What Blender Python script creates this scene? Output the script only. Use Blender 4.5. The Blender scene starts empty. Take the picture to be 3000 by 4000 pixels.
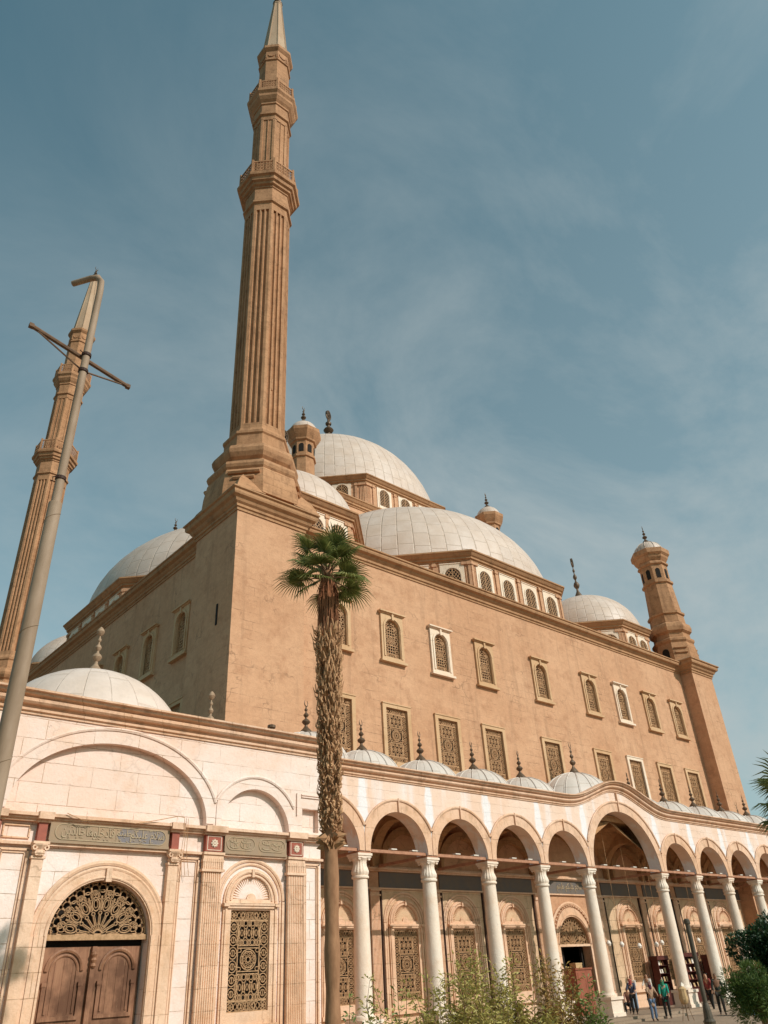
import bpy, bmesh, math, random
from math import sin, cos, pi, radians, sqrt, atan2
from mathutils import Vector, Matrix
from mathutils.geometry import tessellate_polygon
random.seed(7)
SC = bpy.context.scene
COL = SC.collection

# ------------------------------------------------------------------ camera
cam_d = bpy.data.cameras.new('camera'); cam = bpy.data.objects.new('camera', cam_d); COL.objects.link(cam)
cam.location = (-42.04, -26.95, 2.29)
cam.rotation_euler = (2.123623, 0.049637, -0.709749)
cam_d.sensor_fit = 'VERTICAL'; cam_d.sensor_height = 36; cam_d.lens = 2971.8/4000*36
cam_d.clip_start = .1; cam_d.clip_end = 3000
SC.camera = cam
# ------------------------------------------------------------------ world, sun, exposure
SUN_EL, SX, SY = radians(36), 0.287, -0.958
w = bpy.data.worlds.new('World'); SC.world = w; w.use_nodes = True
wn = w.node_tree.nodes; wl = w.node_tree.links; wn.clear()
def N(t, **k):
    n = wn.new(t)
    for a, b in k.items(): setattr(n, a, b)
    return n
sky = N('ShaderNodeTexSky', sky_type='NISHITA', sun_disc=False, sun_elevation=SUN_EL, sun_rotation=atan2(SX, SY), air_density=1.0, dust_density=1.6, ozone_density=1.5, altitude=100)
hs = N('ShaderNodeHueSaturation'); hs.inputs['Saturation'].default_value = .84; hs.inputs['Hue'].default_value = .48; hs.inputs['Value'].default_value = .96
wl.new(sky.outputs[0], hs.inputs['Color'])
tc = N('ShaderNodeTexCoord'); mp = N('ShaderNodeMapping'); mp.inputs['Rotation'].default_value = (0, .5, .6); mp.inputs['Scale'].default_value = (1.3, 1.9, 2.3)
wl.new(tc.outputs['Generated'], mp.inputs['Vector'])
nz = N('ShaderNodeTexNoise'); nz.inputs['Scale'].default_value = 1.5; nz.inputs['Detail'].default_value = 9; nz.inputs['Roughness'].default_value = .62; nz.inputs['Distortion'].default_value = .4
wl.new(mp.outputs[0], nz.inputs['Vector'])
cr = N('ShaderNodeMapRange'); cr.inputs[1].default_value = .38; cr.inputs[2].default_value = .68; cr.inputs[3].default_value = .2; cr.inputs[4].default_value = .62
wl.new(nz.outputs[0], cr.inputs[0])
mx = N('ShaderNodeMix', data_type='RGBA'); mx.inputs['B'].default_value = (4.3, 4.75, 4.75, 1)
tint = N('ShaderNodeMix', data_type='RGBA', blend_type='MULTIPLY'); tint.inputs['Factor'].default_value = 1; tint.inputs['B'].default_value = (.74, 1.12, 1.05, 1)
wl.new(hs.outputs[0], tint.inputs['A'])
dp = N('ShaderNodeVectorMath', operation='DOT_PRODUCT'); dp.inputs[1].default_value = (.7, .05, -.78); wl.new(tc.outputs['Generated'], dp.inputs[0])
dr = N('ShaderNodeMapRange'); dr.inputs[1].default_value = -.7; dr.inputs[2].default_value = .35; dr.inputs[3].default_value = .05; dr.inputs[4].default_value = 1.65; wl.new(dp.outputs['Value'], dr.inputs[0])
cm_ = N('ShaderNodeMath', operation='MULTIPLY', use_clamp=True); wl.new(cr.outputs[0], cm_.inputs[0]); wl.new(dr.outputs[0], cm_.inputs[1])
wl.new(cm_.outputs[0], mx.inputs['Factor']); wl.new(tint.outputs['Result'], mx.inputs['A'])
bg = N('ShaderNodeBackground'); bg.inputs['Strength'].default_value = .113
wl.new(mx.outputs['Result'], bg.inputs['Color'])
wo = N('ShaderNodeOutputWorld'); wl.new(bg.outputs[0], wo.inputs[0])
sl = bpy.data.lights.new('sun', 'SUN'); sl.energy = 3.75; sl.angle = radians(.5); sl.color = (.94, .925, .885)
so = bpy.data.objects.new('sun', sl); COL.objects.link(so)
d = Vector((SX*cos(SUN_EL), SY*cos(SUN_EL), sin(SUN_EL)))
so.rotation_euler = d.to_track_quat('Z', 'Y').to_euler(); so.location = (0, -60, 60)
SC.view_settings.view_transform = 'Standard'; SC.view_settings.look = 'None'; SC.view_settings.exposure = 0; SC.view_settings.gamma = 1
SC.render.engine = 'CYCLES'
try: SC.cycles.max_bounces = 6; SC.cycles.diffuse_bounces = 4; SC.cycles.use_denoising = True
except Exception: pass

# ------------------------------------------------------------------ materials
MATS = {}
class NB:
    def __init__(s, name, rough=.85, spec=.25):
        m = bpy.data.materials.new(name); m.use_nodes = True; s.m = m; s.t = m.node_tree; s.n = s.t.nodes; s.b = s.n['Principled BSDF']
        s.b.inputs['Roughness'].default_value = rough
        s.b.inputs['Specular IOR Level'].default_value = spec; MATS[name] = m
    def new(s, t, **k):
        n = s.n.new(t)
        for a, b in k.items(): setattr(n, a, b)
        return n
    def lk(s, a, b): s.t.links.new(a, b)
    def math(s, op, a, b=None, c=None, clamp=False):
        n = s.new('ShaderNodeMath', operation=op, use_clamp=clamp)
        for i, v in enumerate((a, b, c)):
            if v is None: continue
            if hasattr(v, 'links'): s.lk(v, n.inputs[i])
            else: n.inputs[i].default_value = v
        return n.outputs[0]
    def coord(s, scale=(1, 1, 1), kind='Object', rot=(0, 0, 0)):
        tcn = s.new('ShaderNodeTexCoord'); m = s.new('ShaderNodeMapping'); m.inputs['Scale'].default_value = scale; m.inputs['Rotation'].default_value = rot
        s.lk(tcn.outputs[kind], m.inputs['Vector']); return m.outputs[0]
    def wcoord(s, scale=(1, 1, 1)):
        g = s.new('ShaderNodeNewGeometry'); m = s.new('ShaderNodeMapping'); m.inputs['Scale'].default_value = scale
        s.lk(g.outputs['Position'], m.inputs['Vector']); return m.outputs[0]
    def noise(s, vec, scale, detail=5, rough=.55, dist=0):
        n = s.new('ShaderNodeTexNoise'); n.inputs['Scale'].default_value = scale; n.inputs['Detail'].default_value = detail; n.inputs['Roughness'].default_value = rough; n.inputs['Distortion'].default_value = dist
        s.lk(vec, n.inputs['Vector']); return n.outputs[0]
    def rng(s, v, a, b, c=0, d=1):
        n = s.new('ShaderNodeMapRange')
        for i, q in enumerate((a, b, c, d)): n.inputs[i+1].default_value = q
        s.lk(v, n.inputs[0]); return n.outputs[0]
    def mix(s, f, a, b, mode='MIX'):
        n = s.new('ShaderNodeMix', data_type='RGBA', blend_type=mode)
        for key, v in (('Factor', f), ('A', a), ('B', b)):
            i = n.inputs[key]
            if hasattr(v, 'links'): s.lk(v, i)
            elif isinstance(v, (int, float)): i.default_value = v
            else: i.default_value = (*v, 1)
        return n.outputs['Result']
    def bump(s, h, dist=.02, strength=.6):
        n = s.new('ShaderNodeBump'); n.inputs['Distance'].default_value = dist; n.inputs['Strength'].default_value = strength
        s.lk(h, n.inputs['Height']); s.lk(n.outputs[0], s.b.inputs['Normal'])
    def base(s, c):
        if hasattr(c, 'links'): s.lk(c, s.b.inputs['Base Color'])
        else: s.b.inputs['Base Color'].default_value = (*c, 1)
def wallcoord(b):
    g = b.new('ShaderNodeNewGeometry'); sp = b.new('ShaderNodeSeparateXYZ'); b.lk(g.outputs['Position'], sp.inputs[0])
    u = b.math('SUBTRACT', sp.outputs[0], b.math('MULTIPLY', sp.outputs[1], .8))
    cm = b.new('ShaderNodeCombineXYZ'); b.lk(u, cm.inputs[0]); b.lk(sp.outputs[2], cm.inputs[1]); return cm.outputs[0], u, sp.outputs[2]
def stone(name, c1, c2, c3, bw=1.1, bh=.42, mortar=.35, stain=.5, mcol=None, streak=0, rough=.88, grime=0, joint=.012, crack=.6, run=0, piers=False, hide=0):
    c1, c2, c3 = [(min(.84, v[0]*1.06), v[1]*.975, v[2]*.885) for v in (c1, c2, c3)]
    b = NB(name, rough); W = b.wcoord(); wc, u, z = wallcoord(b)
    big = b.noise(W, .22, 6, .6, .3); mid = b.noise(W, 1.3, 6, .65); fine = b.noise(W, 14, 4, .7)
    c = b.mix(b.rng(big, .38, .66), c1, c2)
    c = b.mix(b.math('MULTIPLY', b.rng(mid, .52, .8), stain), c, c3)
    # block to block tone and joints, only partly showing
    off = b.new('ShaderNodeVectorMath', operation='ADD'); nv = b.new('ShaderNodeTexNoise'); nv.inputs['Scale'].default_value = .7
    b.lk(wc, nv.inputs['Vector']); sc = b.new('ShaderNodeVectorMath', operation='SCALE'); sc.inputs['Scale'].default_value = .06
    b.lk(nv.outputs['Color'], sc.inputs[0]); b.lk(wc, off.inputs[0]); b.lk(sc.outputs[0], off.inputs[1])
    br = b.new('ShaderNodeTexBrick'); br.offset = .43; br.inputs['Scale'].default_value = 1; br.inputs['Brick Width'].default_value = bw; br.inputs['Row Height'].default_value = bh
    br.inputs['Mortar Size'].default_value = joint; br.inputs['Mortar Smooth'].default_value = .3; br.inputs['Color1'].default_value = (0, 0, 0, 1); br.inputs['Color2'].default_value = (1, 1, 1, 1); br.inputs['Mortar'].default_value = (.5, .5, .5, 1); br.inputs['Bias'].default_value = 0
    b.lk(off.outputs[0], br.inputs['Vector'])
    c = b.mix(b.math('MULTIPLY', br.outputs['Color'], .16), c, c3)
    show = b.math('MULTIPLY', b.rng(b.noise(W, .3, 6, .8), .44+hide, .54+hide, .05 if hide else .15, 1), b.rng(b.noise(W, 2.5, 3), .4, .55, .25, 1))
    mo = b.math('MULTIPLY', b.math('MULTIPLY', br.outputs['Fac'], show), mortar)
    c = b.mix(mo, c, mcol or tuple(v*.45 for v in c1))
    # cracks
    vo = b.new('ShaderNodeTexVoronoi', feature='DISTANCE_TO_EDGE'); vo.inputs['Scale'].default_value = .33
    dn = b.new('ShaderNodeVectorMath', operation='ADD'); n2 = b.new('ShaderNodeTexNoise'); n2.inputs['Scale'].default_value = 1.7; n2.inputs['Detail'].default_value = 5
    b.lk(W, n2.inputs['Vector']); s2 = b.new('ShaderNodeVectorMath', operation='SCALE'); s2.inputs['Scale'].default_value = 1.3
    b.lk(n2.outputs['Color'], s2.inputs[0]); b.lk(W, dn.inputs[0]); b.lk(s2.outputs[0], dn.inputs[1]); b.lk(dn.outputs[0], vo.inputs['Vector'])
    ck = b.math('MULTIPLY', b.rng(vo.outputs['Distance'], 0, .016, 1, 0), b.rng(b.noise(W, .6, 3), .52, .6))
    c = b.mix(b.math('MULTIPLY', ck, crack), c, tuple(v*.35 for v in c1))
    # pitting
    pit = b.rng(b.noise(W, 5.5, 5, .75), .66, .76)
    c = b.mix(b.math('MULTIPLY', pit, .45*stain+.1), c, tuple(v*.5 for v in c1))
    if streak:
        SV = b.wcoord((1.1, 1.1, .12)); sn = b.noise(SV, 1.0, 5, .6)
        c = b.mix(b.math('MULTIPLY', b.rng(sn, .53, .64), streak), c, (.82, .84, .88))
        sn2 = b.noise(b.wcoord((2.2, 2.2, .16)), 1.3, 4, .6)
        c = b.mix(b.math('MULTIPLY', b.rng(sn2, .6, .75), .28), c, c3)
    if grime:
        gn = b.noise(b.wcoord((.9, .9, .5)), 2.2, 6, .65)
        c = b.mix(b.math('MULTIPLY', b.rng(gn, .5, .68), grime), c, tuple(v*.42 for v in c1))
    if run:
        rn = b.noise(b.wcoord((1.5, 1.5, .11)), 1.2, 5, .65); c = b.mix(b.math('MULTIPLY', b.rng(rn, .54, .74), run), c, tuple(v*.5 for v in c1))
        pn = b.noise(b.wcoord((1, 1, 1.6)), 2.6, 7, .75, .5); c = b.mix(b.math('MULTIPLY', b.rng(pn, .5, .72), .38), c, tuple(v*.66 for v in c1)); c = b.mix(b.math('MULTIPLY', b.rng(pn, .5, .28), .3), c, tuple(min(.8, v*1.22) for v in c2))
    if piers:   # pale lime runs left over every pier
        g_ = b.new('ShaderNodeNewGeometry'); sp_ = b.new('ShaderNodeSeparateXYZ'); b.lk(g_.outputs['Position'], sp_.inputs[0])
        q_ = b.math('DIVIDE', b.math('SUBTRACT', b.math('ABSOLUTE', sp_.outputs[0]), 3.645), 4); fq = b.math('ABSOLUTE', b.math('SUBTRACT', q_, b.math('ROUND', q_)))
        wob = b.math('MULTIPLY', b.math('SUBTRACT', b.noise(b.wcoord((1, 1, .22)), 2.2, 6, .7), .5), .24)
        wd_ = b.rng(sp_.outputs[2], 10.1, 7.2, .035, .12); m_ = b.rng(b.math('SUBTRACT', b.math('ADD', fq, wob), wd_), -.012, .018, 1, 0)
        c = b.mix(b.math('MULTIPLY', m_, .75), c, (.80, .80, .82))
    sp2 = b.rng(b.noise(b.wcoord((1, 1, 2.2)), 9, 4, .8, .6), .66, .72); c = b.mix(b.math('MULTIPLY', sp2, .45 if run else .12), c, tuple(v*.42 for v in c1))
    # fine speckle
    c = b.mix(b.math('MULTIPLY', b.rng(fine, .4, .7), .22), c, c3)
    b.base(c)
    h = b.math('ADD', b.math('MULTIPLY', fine, .35), b.math('SUBTRACT', mid, b.math('ADD', b.math('MULTIPLY', mo, 1.2), b.math('MULTIPLY', pit, .5))))
    b.bump(h, .05, .7); return b.m
TAN = stone('tan_stone', (.53, .30, .18), (.61, .37, .235), (.38, .195, .11), 1.25, .47, .6, 1.0, run=.5, joint=.011, hide=.06)
TANM = stone('tan_moulding', (.41, .23, .125), (.49, .29, .165), (.28, .145, .07), 2.2, 3, .5, .6, grime=.5, crack=.3)
MINS = stone('minaret_stone', (.43, .23, .12), (.51, .29, .165), (.29, .14, .07), 1.3, .5, .5, .9, grime=.6, crack=.6, run=.7, joint=.016)
ALA = stone('pink_alabaster', (.77, .585, .51), (.80, .72, .71), (.68, .44, .31), 1.55, .62, .95, .7, mcol=(.48, .26, .13), streak=.0, rough=.6, joint=.009, crack=.22)
ALS = stone('streaked_alabaster', (.75, .56, .46), (.80, .66, .60), (.64, .42, .29), .9, .42, .4, .4, mcol=(.52, .30, .16), streak=.35, piers=True, rough=.65, joint=.008, crack=.3)
ALM = stone('alabaster_moulding', (.70, .45, .31), (.78, .57, .45), (.44, .215, .09), 1.4, 4, .6, .75, mcol=(.3, .15, .07), rough=.65, grime=.55, crack=.3)
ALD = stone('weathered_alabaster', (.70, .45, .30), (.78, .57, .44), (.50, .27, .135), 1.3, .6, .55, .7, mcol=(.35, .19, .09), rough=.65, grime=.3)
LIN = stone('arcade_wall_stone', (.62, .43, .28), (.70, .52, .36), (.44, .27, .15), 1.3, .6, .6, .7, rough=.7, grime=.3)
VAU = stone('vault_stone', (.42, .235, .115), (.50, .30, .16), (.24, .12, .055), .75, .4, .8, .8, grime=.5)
WHT = stone('white_marble_frame', (.78, .62, .50), (.84, .72, .62), (.62, .42, .27), 1.2, 2.0, .5, .4, rough=.55, crack=.2)
COLM = stone('column_marble', (.80, .66, .56), (.84, .74, .68), (.66, .44, .29), 9, 9, 0, .6, rough=.5, grime=.12, crack=.2)
PAVE = stone('paving', (.28, .21, .155), (.34, .26, .20), (.22, .16, .115), 1.2, 1.2, .2, .6, crack=.2)
def simple(name, c, c2=None, rough=.6, scale=6, metal=0, bumpd=.01, spec=.3, stretch=(1, 1, 1), amt=1):
    b = NB(name, rough, spec); b.b.inputs['Metallic'].default_value = metal
    n = b.noise(b.coord(stretch), scale, 6, .65)
    c2 = c2 or tuple(v*.6 for v in c); c, c2 = [(v[0]*1.08, v[1]*.96, v[2]*.88) for v in (c, c2)]
    b.base(b.mix(b.math('MULTIPLY', b.rng(n, .35, .68), amt), c, c2)); b.bump(n, bumpd, .5); return b.m
GRI = simple('grille_bronze', (.54, .335, .18), (.36, .21, .105), .6, 9)
GRL = simple('grille_pale', (.50, .32, .18), (.28, .17, .08), .6, 9)
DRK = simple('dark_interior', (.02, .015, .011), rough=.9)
FIN = simple('finial_bronze', (.16, .11, .07), (.08, .055, .035), .5, 7, .35)
FIG = simple('finial_stone', (.36, .265, .18), (.22, .155, .10), .7, 7)
WOOD = None
def woodmat():
    b = NB('door_wood', .62, .35)
    n = b.noise(b.coord((14, 14, .9)), 1.5, 7, .7); n2 = b.noise(b.coord(), 1.1, 4, .6); n3 = b.noise(b.coord((20, 20, .6)), 1.2, 5, .7, .5)
    c = b.mix(b.rng(n, .35, .7), (.24, .10, .05), (.37, .175, .09)); c = b.mix(b.rng(n2, .42, .62), c, (.12, .045, .018))
    c = b.mix(b.math('MULTIPLY', b.rng(n3, .62, .72), .7), c, (.52, .32, .17)); b.base(c); b.bump(n, .01, .6); return b.m
WOOD = woodmat()
REDP = simple('red_panel', (.34, .10, .065), (.25, .075, .05), .6, 5)
TIE = simple('tie_timber', (.46, .24, .15), (.3, .15, .09), .7, 4)
PIPE = simple('dark_pipe', (.05, .022, .012), rough=.7)
BLUE = simple('inscription_slate', (.29, .225, .16), (.35, .245, .15), .7, 1.6, bumpd=.02)
BLUF = simple('inscription_blue', (.17, .17, .20), (.26, .21, .16), .7, 2.2)
BLDK = simple('frieze_blue_grey', (.12, .12, .12), (.165, .135, .105), .7, 2)
LET = simple('inscription_relief', (.45, .37, .25), (.33, .26, .17), .7, 6)
RUST = simple('rusty_steel', (.17, .105, .065), (.10, .06, .035), .8, 9)
METAL = simple('galvanised_steel', (.34, .26, .19), (.22, .155, .10), .68, 3, .0, stretch=(1, 1, .3), bumpd=.003)
POSTM = simple('dark_post_paint', (.10, .085, .06), (.06, .05, .035), .6, 6)
WHP = simple('white_enamel', (.78, .76, .7), (.66, .62, .55), .4, 5)
GLOBE = simple('globe_glass', (.85, .83, .78), (.75, .72, .66), .2, 5, spec=.5)
CARD = simple('cardboard', (.50, .36, .2), (.42, .3, .16), .85, 5)
CAB = simple('cabinet_red', (.10, .024, .017), (.06, .014, .01), .5, 4)
BOXR = simple('red_crate_paint', (.30, .105, .06), (.22, .07, .04), .6, 4)
DOMEM = {}
def dome_mat(name, seams, rows, H, zs=0.0, c1=(.56, .45, .37), c2=(.64, .54, .47), line=.6, wid=.045):
    c1, c2 = [(v[0]*1.06, v[1]*.95, v[2]*.87) for v in (c1, c2)]
    b = NB(name, .5, .4); tcn = b.new('ShaderNodeTexCoord'); sp = b.new('ShaderNodeSeparateXYZ'); b.lk(tcn.outputs['Object'], sp.inputs[0])
    W = b.wcoord()
    an = b.math('MULTIPLY', b.math('ARCTAN2', sp.outputs[1], sp.outputs[0]), seams/(2*pi))
    fr = b.math('FRACT', an); ds = b.math('MINIMUM', fr, b.math('SUBTRACT', 1, fr))
    l1 = b.rng(ds, wid*.4, wid, 1, 0)
    zz = b.math('MULTIPLY', sp.outputs[2], rows/H); cell = b.math('FLOOR', an); alt = b.math('MULTIPLY', b.math('FRACT', b.math('MULTIPLY', cell, .37)), .5)
    fz = b.math('FRACT', b.math('ADD', zz, alt)); dz = b.math('MINIMUM', fz, b.math('SUBTRACT', 1, fz)); l2 = b.rng(dz, .012, .035, 1, 0)
    n = b.noise(W, .8, 6, .6); n2 = b.noise(W, 5, 5, .7)
    c = b.mix(b.rng(n, .38, .64), c1, c2); c = b.mix(b.math('MULTIPLY', b.rng(n2, .5, .75), .35), c, (.52, .41, .34))
    wn_ = b.new('ShaderNodeTexWhiteNoise', noise_dimensions='2D'); cv = b.new('ShaderNodeCombineXYZ'); b.lk(cell, cv.inputs[0]); b.lk(b.math('FLOOR', b.math('ADD', zz, alt)), cv.inputs[1]); b.lk(cv.outputs[0], wn_.inputs['Vector'])
    c = b.mix(b.math('MULTIPLY', wn_.outputs['Value'], .16), c, (.50, .42, .38))
    brk = b.rng(b.noise(W, 3.0, 3), .35, .55, .35, 1)
    l = b.math('MAXIMUM', b.math('MULTIPLY', l1, brk), b.math('MULTIPLY', l2, .6 if rows else 0))
    c = b.mix(b.math('MULTIPLY', l, line), c, (.40, .27, .17))
    b.base(c); b.bump(b.math('SUBTRACT', b.math('MULTIPLY', n2, .4), l), .05, .6); return b.m
D_MAIN = dome_mat('main_dome_lead', 72, 9, 11.6)
D_SEMI = dome_mat('half_dome_lead', 64, 8, 10)
D_SML = dome_mat('corner_dome_lead', 40, 5, 5)
D_TUR = dome_mat('turret_dome_lead', 10, 0, 1.5, wid=.03)
D_POR = dome_mat('arcade_dome_lead', 14, 2, 1.6, c1=(.56, .52, .48), c2=(.64, .60, .56), wid=.02)
D_BLK = dome_mat('court_dome_lead', 22, 2.2, 3.4, c1=(.62, .52, .45), c2=(.72, .62, .56), wid=.02, line=.5)
def leafmat(name, c1, c2, c3, tr=.25):
    b = NB(name, .55, .4); oi = b.new('ShaderNodeNewGeometry'); wn_ = b.noise(b.wcoord(), 3.5, 3)
    c = b.mix(b.rng(wn_, .35, .65), c1, c2)
    r = b.rng(oi.outputs['Random Per Island'], .6, 1.0)
    c = b.mix(r, c, c3); b.base(c)
    t = b.new('ShaderNodeBsdfTranslucent'); b.lk(c, t.inputs['Color']); m = b.new('ShaderNodeMixShader'); m.inputs[0].default_value = tr
    o = b.n['Material Output']; b.lk(b.b.outputs[0], m.inputs[1]); b.lk(t.outputs[0], m.inputs[2]); b.lk(m.outputs[0], o.inputs[0]); return b.m
PALML = leafmat('palm_leaf', (.11, .13, .03), (.19, .20, .05), (.36, .34, .11), .35)
SHL = leafmat('shrub_leaf', (.36, .31, .075), (.50, .40, .11), (.58, .43, .15))
SHO = leafmat('shrub_leaf_dry', (.42, .22, .06), (.34, .24, .07), (.46, .30, .1))
SHG = leafmat('shrub_leaf_green', (.13, .18, .04), (.22, .26, .06), (.32, .33, .09))
TREEL = leafmat('tree_leaf_dark', (.018, .045, .015), (.03, .07, .02), (.05, .09, .025), .12)
FEAT = leafmat('tree_leaf_light', (.07, .12, .025), (.12, .17, .035), (.19, .23, .05))
BARK = simple('palm_bark', (.36, .20, .11), (.22, .115, .06), .9, 3, stretch=(2, 2, .8), bumpd=.03)
BOOT = simple('palm_boot', (.52, .32, .175), (.27, .145, .07), .85, 3, bumpd=.02)
SKRT = simple('palm_fibre', (.34, .15, .075), (.2, .085, .04), .9, 5, stretch=(3, 3, .5), bumpd=.02)
STEM = simple('stem', (.19, .12, .065), (.12, .07, .035), .8, 5)

# ------------------------------------------------------------------ mesh helpers
WL = {}
class MB:
    def __init__(s): s.v = []; s.f = []
    def add(s, vs, fs):
        k = len(s.v); s.v += [tuple(p) for p in vs]; s.f += [tuple(i+k for i in f) for f in fs]; return s
    def box(s, x0, y0, z0, x1, y1, z1):
        v = [(x0, y0, z0), (x1, y0, z0), (x1, y1, z0), (x0, y1, z0), (x0, y0, z1), (x1, y0, z1), (x1, y1, z1), (x0, y1, z1)]
        return s.add(v, [(0, 3, 2, 1), (4, 5, 6, 7), (0, 1, 5, 4), (1, 2, 6, 5), (2, 3, 7, 6), (3, 0, 4, 7)])
    def prism(s, pts, y0, y1):   # pts in XZ (any polygon), extruded along Y
        n = len(pts); v = [(p[0], y0, p[1]) for p in pts]+[(p[0], y1, p[1]) for p in pts]
        area = sum(pts[i][0]*pts[(i+1) % n][1]-pts[(i+1) % n][0]*pts[i][1] for i in range(n))
        tr = tessellate_polygon([[Vector((p[0], p[1], 0)) for p in pts]])
        fs = []
        for t in tr:
            a = pts[t[0]]; b = pts[t[1]]; c = pts[t[2]]
            ccw = (b[0]-a[0])*(c[1]-a[1])-(c[0]-a[0])*(b[1]-a[1]) > 0
            t = t if ccw else t[::-1]
            fs.append(tuple(t)); fs.append(tuple(i+n for i in t[::-1]))
        for i in range(n):
            j = (i+1) % n
            fs.append((j, i, i+n, j+n) if area > 0 else (i, j, j+n, i+n))
        return s.add(v, fs)
    def lathe(s, prof, n=16, cx=0, cy=0, cz=0, rot=0, cap=True, arc=None):
        rings = []
        vs = []
        for r, z in prof:
            for i in range(n):
                a = rot+2*pi*i/n; vs.append((cx+r*cos(a), cy+r*sin(a), cz+z))
        fs = []
        for k in range(len(prof)-1):
            for i in range(n):
                j = (i+1) % n; fs.append((k*n+i, k*n+j, (k+1)*n+j, (k+1)*n+i))
        if cap:
            fs.append(tuple(range(n))[::-1]); fs.append(tuple(range((len(prof)-1)*n, len(prof)*n)))
        return s.add(vs, fs)
    def tube(s, pts, rad, n=8):
        pts = [Vector(p) for p in pts]; m = len(pts); vs = []; fs = []
        for i, p in enumerate(pts):
            t = (pts[min(i+1, m-1)]-pts[max(i-1, 0)]).normalized()
            a = t.cross(Vector((0, 0, 1)) if abs(t.z) < .95 else Vector((1, 0, 0))).normalized(); b = t.cross(a)
            r = rad[i] if isinstance(rad, (list, tuple)) else rad
            for k in range(n):
                q = 2*pi*k/n; vs.append(p+a*r*cos(q)+b*r*sin(q))
        for i in range(m-1):
            for k in range(n):
                l = (k+1) % n; fs.append((i*n+k, i*n+l, (i+1)*n+l, (i+1)*n+k))
        fs.append(tuple(range(n))[::-1]); fs.append(tuple(range((m-1)*n, m*n))); return s.add(vs, fs)
    def sweep(s, prof, frames, closed=False):  # frames: list of (origin, outvec, upvec)
        n = len(prof); vs = []; fs = []
        for o, a, b in frames:
            for p in prof: vs.append(Vector(o)+Vector(a)*p[0]+Vector(b)*p[1])
        m = len(frames)
        for i in range(m if closed else m-1):
            i2 = (i+1) % m
            for k in range(n-1): fs.append((i*n+k, i2*n+k, i2*n+k+1, i*n+k+1))
            fs.append((i*n+n-1, i2*n+n-1, i2*n, i*n))
        if not closed: fs.append(tuple(range(n))); fs.append(tuple(range((m-1)*n, m*n))[::-1])
        return s.add(vs, fs)
    def cornice(s, prof, path, z, closed=True):  # path XY ccw seen from above; mitred outward
        n = len(path); fr = []
        for i, p in enumerate(path):
            def nrm(a, b):
                dx, dy = b[0]-a[0], b[1]-a[1]; l = math.hypot(dx, dy); return (dy/l, -dx/l)
            if closed or 0 < i < n-1:
                n1 = nrm(path[i-1], p); n2 = nrm(p, path[(i+1) % n])
            else: n1 = n2 = nrm(path[0], path[1]) if i == 0 else nrm(path[-2], path[-1])
            mx_, my_ = n1[0]+n2[0], n1[1]+n2[1]; l2 = (mx_*mx_+my_*my_)/2
            fr.append(((p[0], p[1], z), (mx_/l2, my_/l2, 0), (0, 0, 1)))
        return s.sweep(prof, fr, closed)
    def ring(s, cx, cz, rx, rz, t, y0, y1, n=12, a0=0, a1=2*pi):
        full = abs(a1-a0-2*pi) < 1e-6; m = n if full else n+1; vs = []
        for i in range(m):
            a = a0+(a1-a0)*i/n; c_, s_ = cos(a), sin(a)
            for (r1, r2, y) in ((rx, rz, y0), (rx-t, rz-t, y0), (rx-t, rz-t, y1), (rx, rz, y1)): vs.append((cx+r1*c_, y, cz+r2*s_))
        fs = []
        for i in range(n):
            j = (i+1) % m
            for k in range(3): fs.append((i*4+k, i*4+k+1, j*4+k+1, j*4+k))
            fs.append((i*4+3, i*4, j*4, j*4+3))
        return s.add(vs, fs)
    def bar(s, x1, z1, x2, z2, t, y0, y1):
        dx, dz = x2-x1, z2-z1; l = math.hypot(dx, dz) or 1; nx, nz = -dz/l*t/2, dx/l*t/2
        v = [(x1+nx, y0, z1+nz), (x1-nx, y0, z1-nz), (x2-nx, y0, z2-nz), (x2+nx, y0, z2+nz)]
        return s.add(v+[(a, y1, c) for a, _, c in v], [(0, 1, 2, 3), (0, 4, 5, 1), (2, 6, 7, 3), (1, 5, 6, 2), (3, 7, 4, 0)])
    def xf(s, M, k=0):
        s.v[k:] = [tuple(M @ Vector(p)) for p in s.v[k:]]; return s
    def mesh(s, name, mat, smooth=False):
        me = bpy.data.meshes.new(name); me.from_pydata(s.v, [], s.f); me.update()
        for m in (mat if isinstance(mat, (list, tuple)) else [mat]): me.materials.append(m)
        if smooth:
            bm = bmesh.new(); bm.from_mesh(me)
            for f in bm.faces: f.smooth = True
            for e in bm.edges:
                if len(e.link_faces) == 2 and e.calc_face_angle(0) > radians(38): e.smooth = False
            bm.to_mesh(me); bm.free()
        return me
def setp(o, label=None, cat=None, group=None, kind=None):
    for k, v in (('label', label), ('category', cat), ('group', group), ('kind', kind)):
        if v: o[k] = v
    return o
def link(me, name, parent=None, loc=(0, 0, 0), rz=0):   # loc in world when the parent is a thing; local when the parent is a part
    o = bpy.data.objects.new(name, me); COL.objects.link(o)
    o.rotation_euler = (0, 0, rz)
    if parent is not None:
        o.parent = parent
        pw = WL.get(parent.name)
        o.location = Vector(loc)-pw if pw is not None else Vector(loc)
    else: o.location = loc
    return o
def thing(name, loc, label, cat, group=None):
    o = bpy.data.objects.new(name, None); COL.objects.link(o); o.location = loc; o.empty_display_size = .3
    WL[o.name] = Vector(loc); return setp(o, label, cat, group)
def P(mb, name, mat, parent, loc=(0, 0, 0), rz=0, smooth=False): return link(mb.mesh(name, mat, smooth), name, parent, loc, rz)
def arc(cx, cz, rx, rz, a0, a1, n): return [(cx+rx*cos(a0+(a1-a0)*i/n), cz+rz*sin(a0+(a1-a0)*i/n)) for i in range(n+1)]
def hole_rect(x0, z0, x1, z1): return [(x0, z0), (x1, z0), (x1, z1), (x0, z1)]
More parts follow.
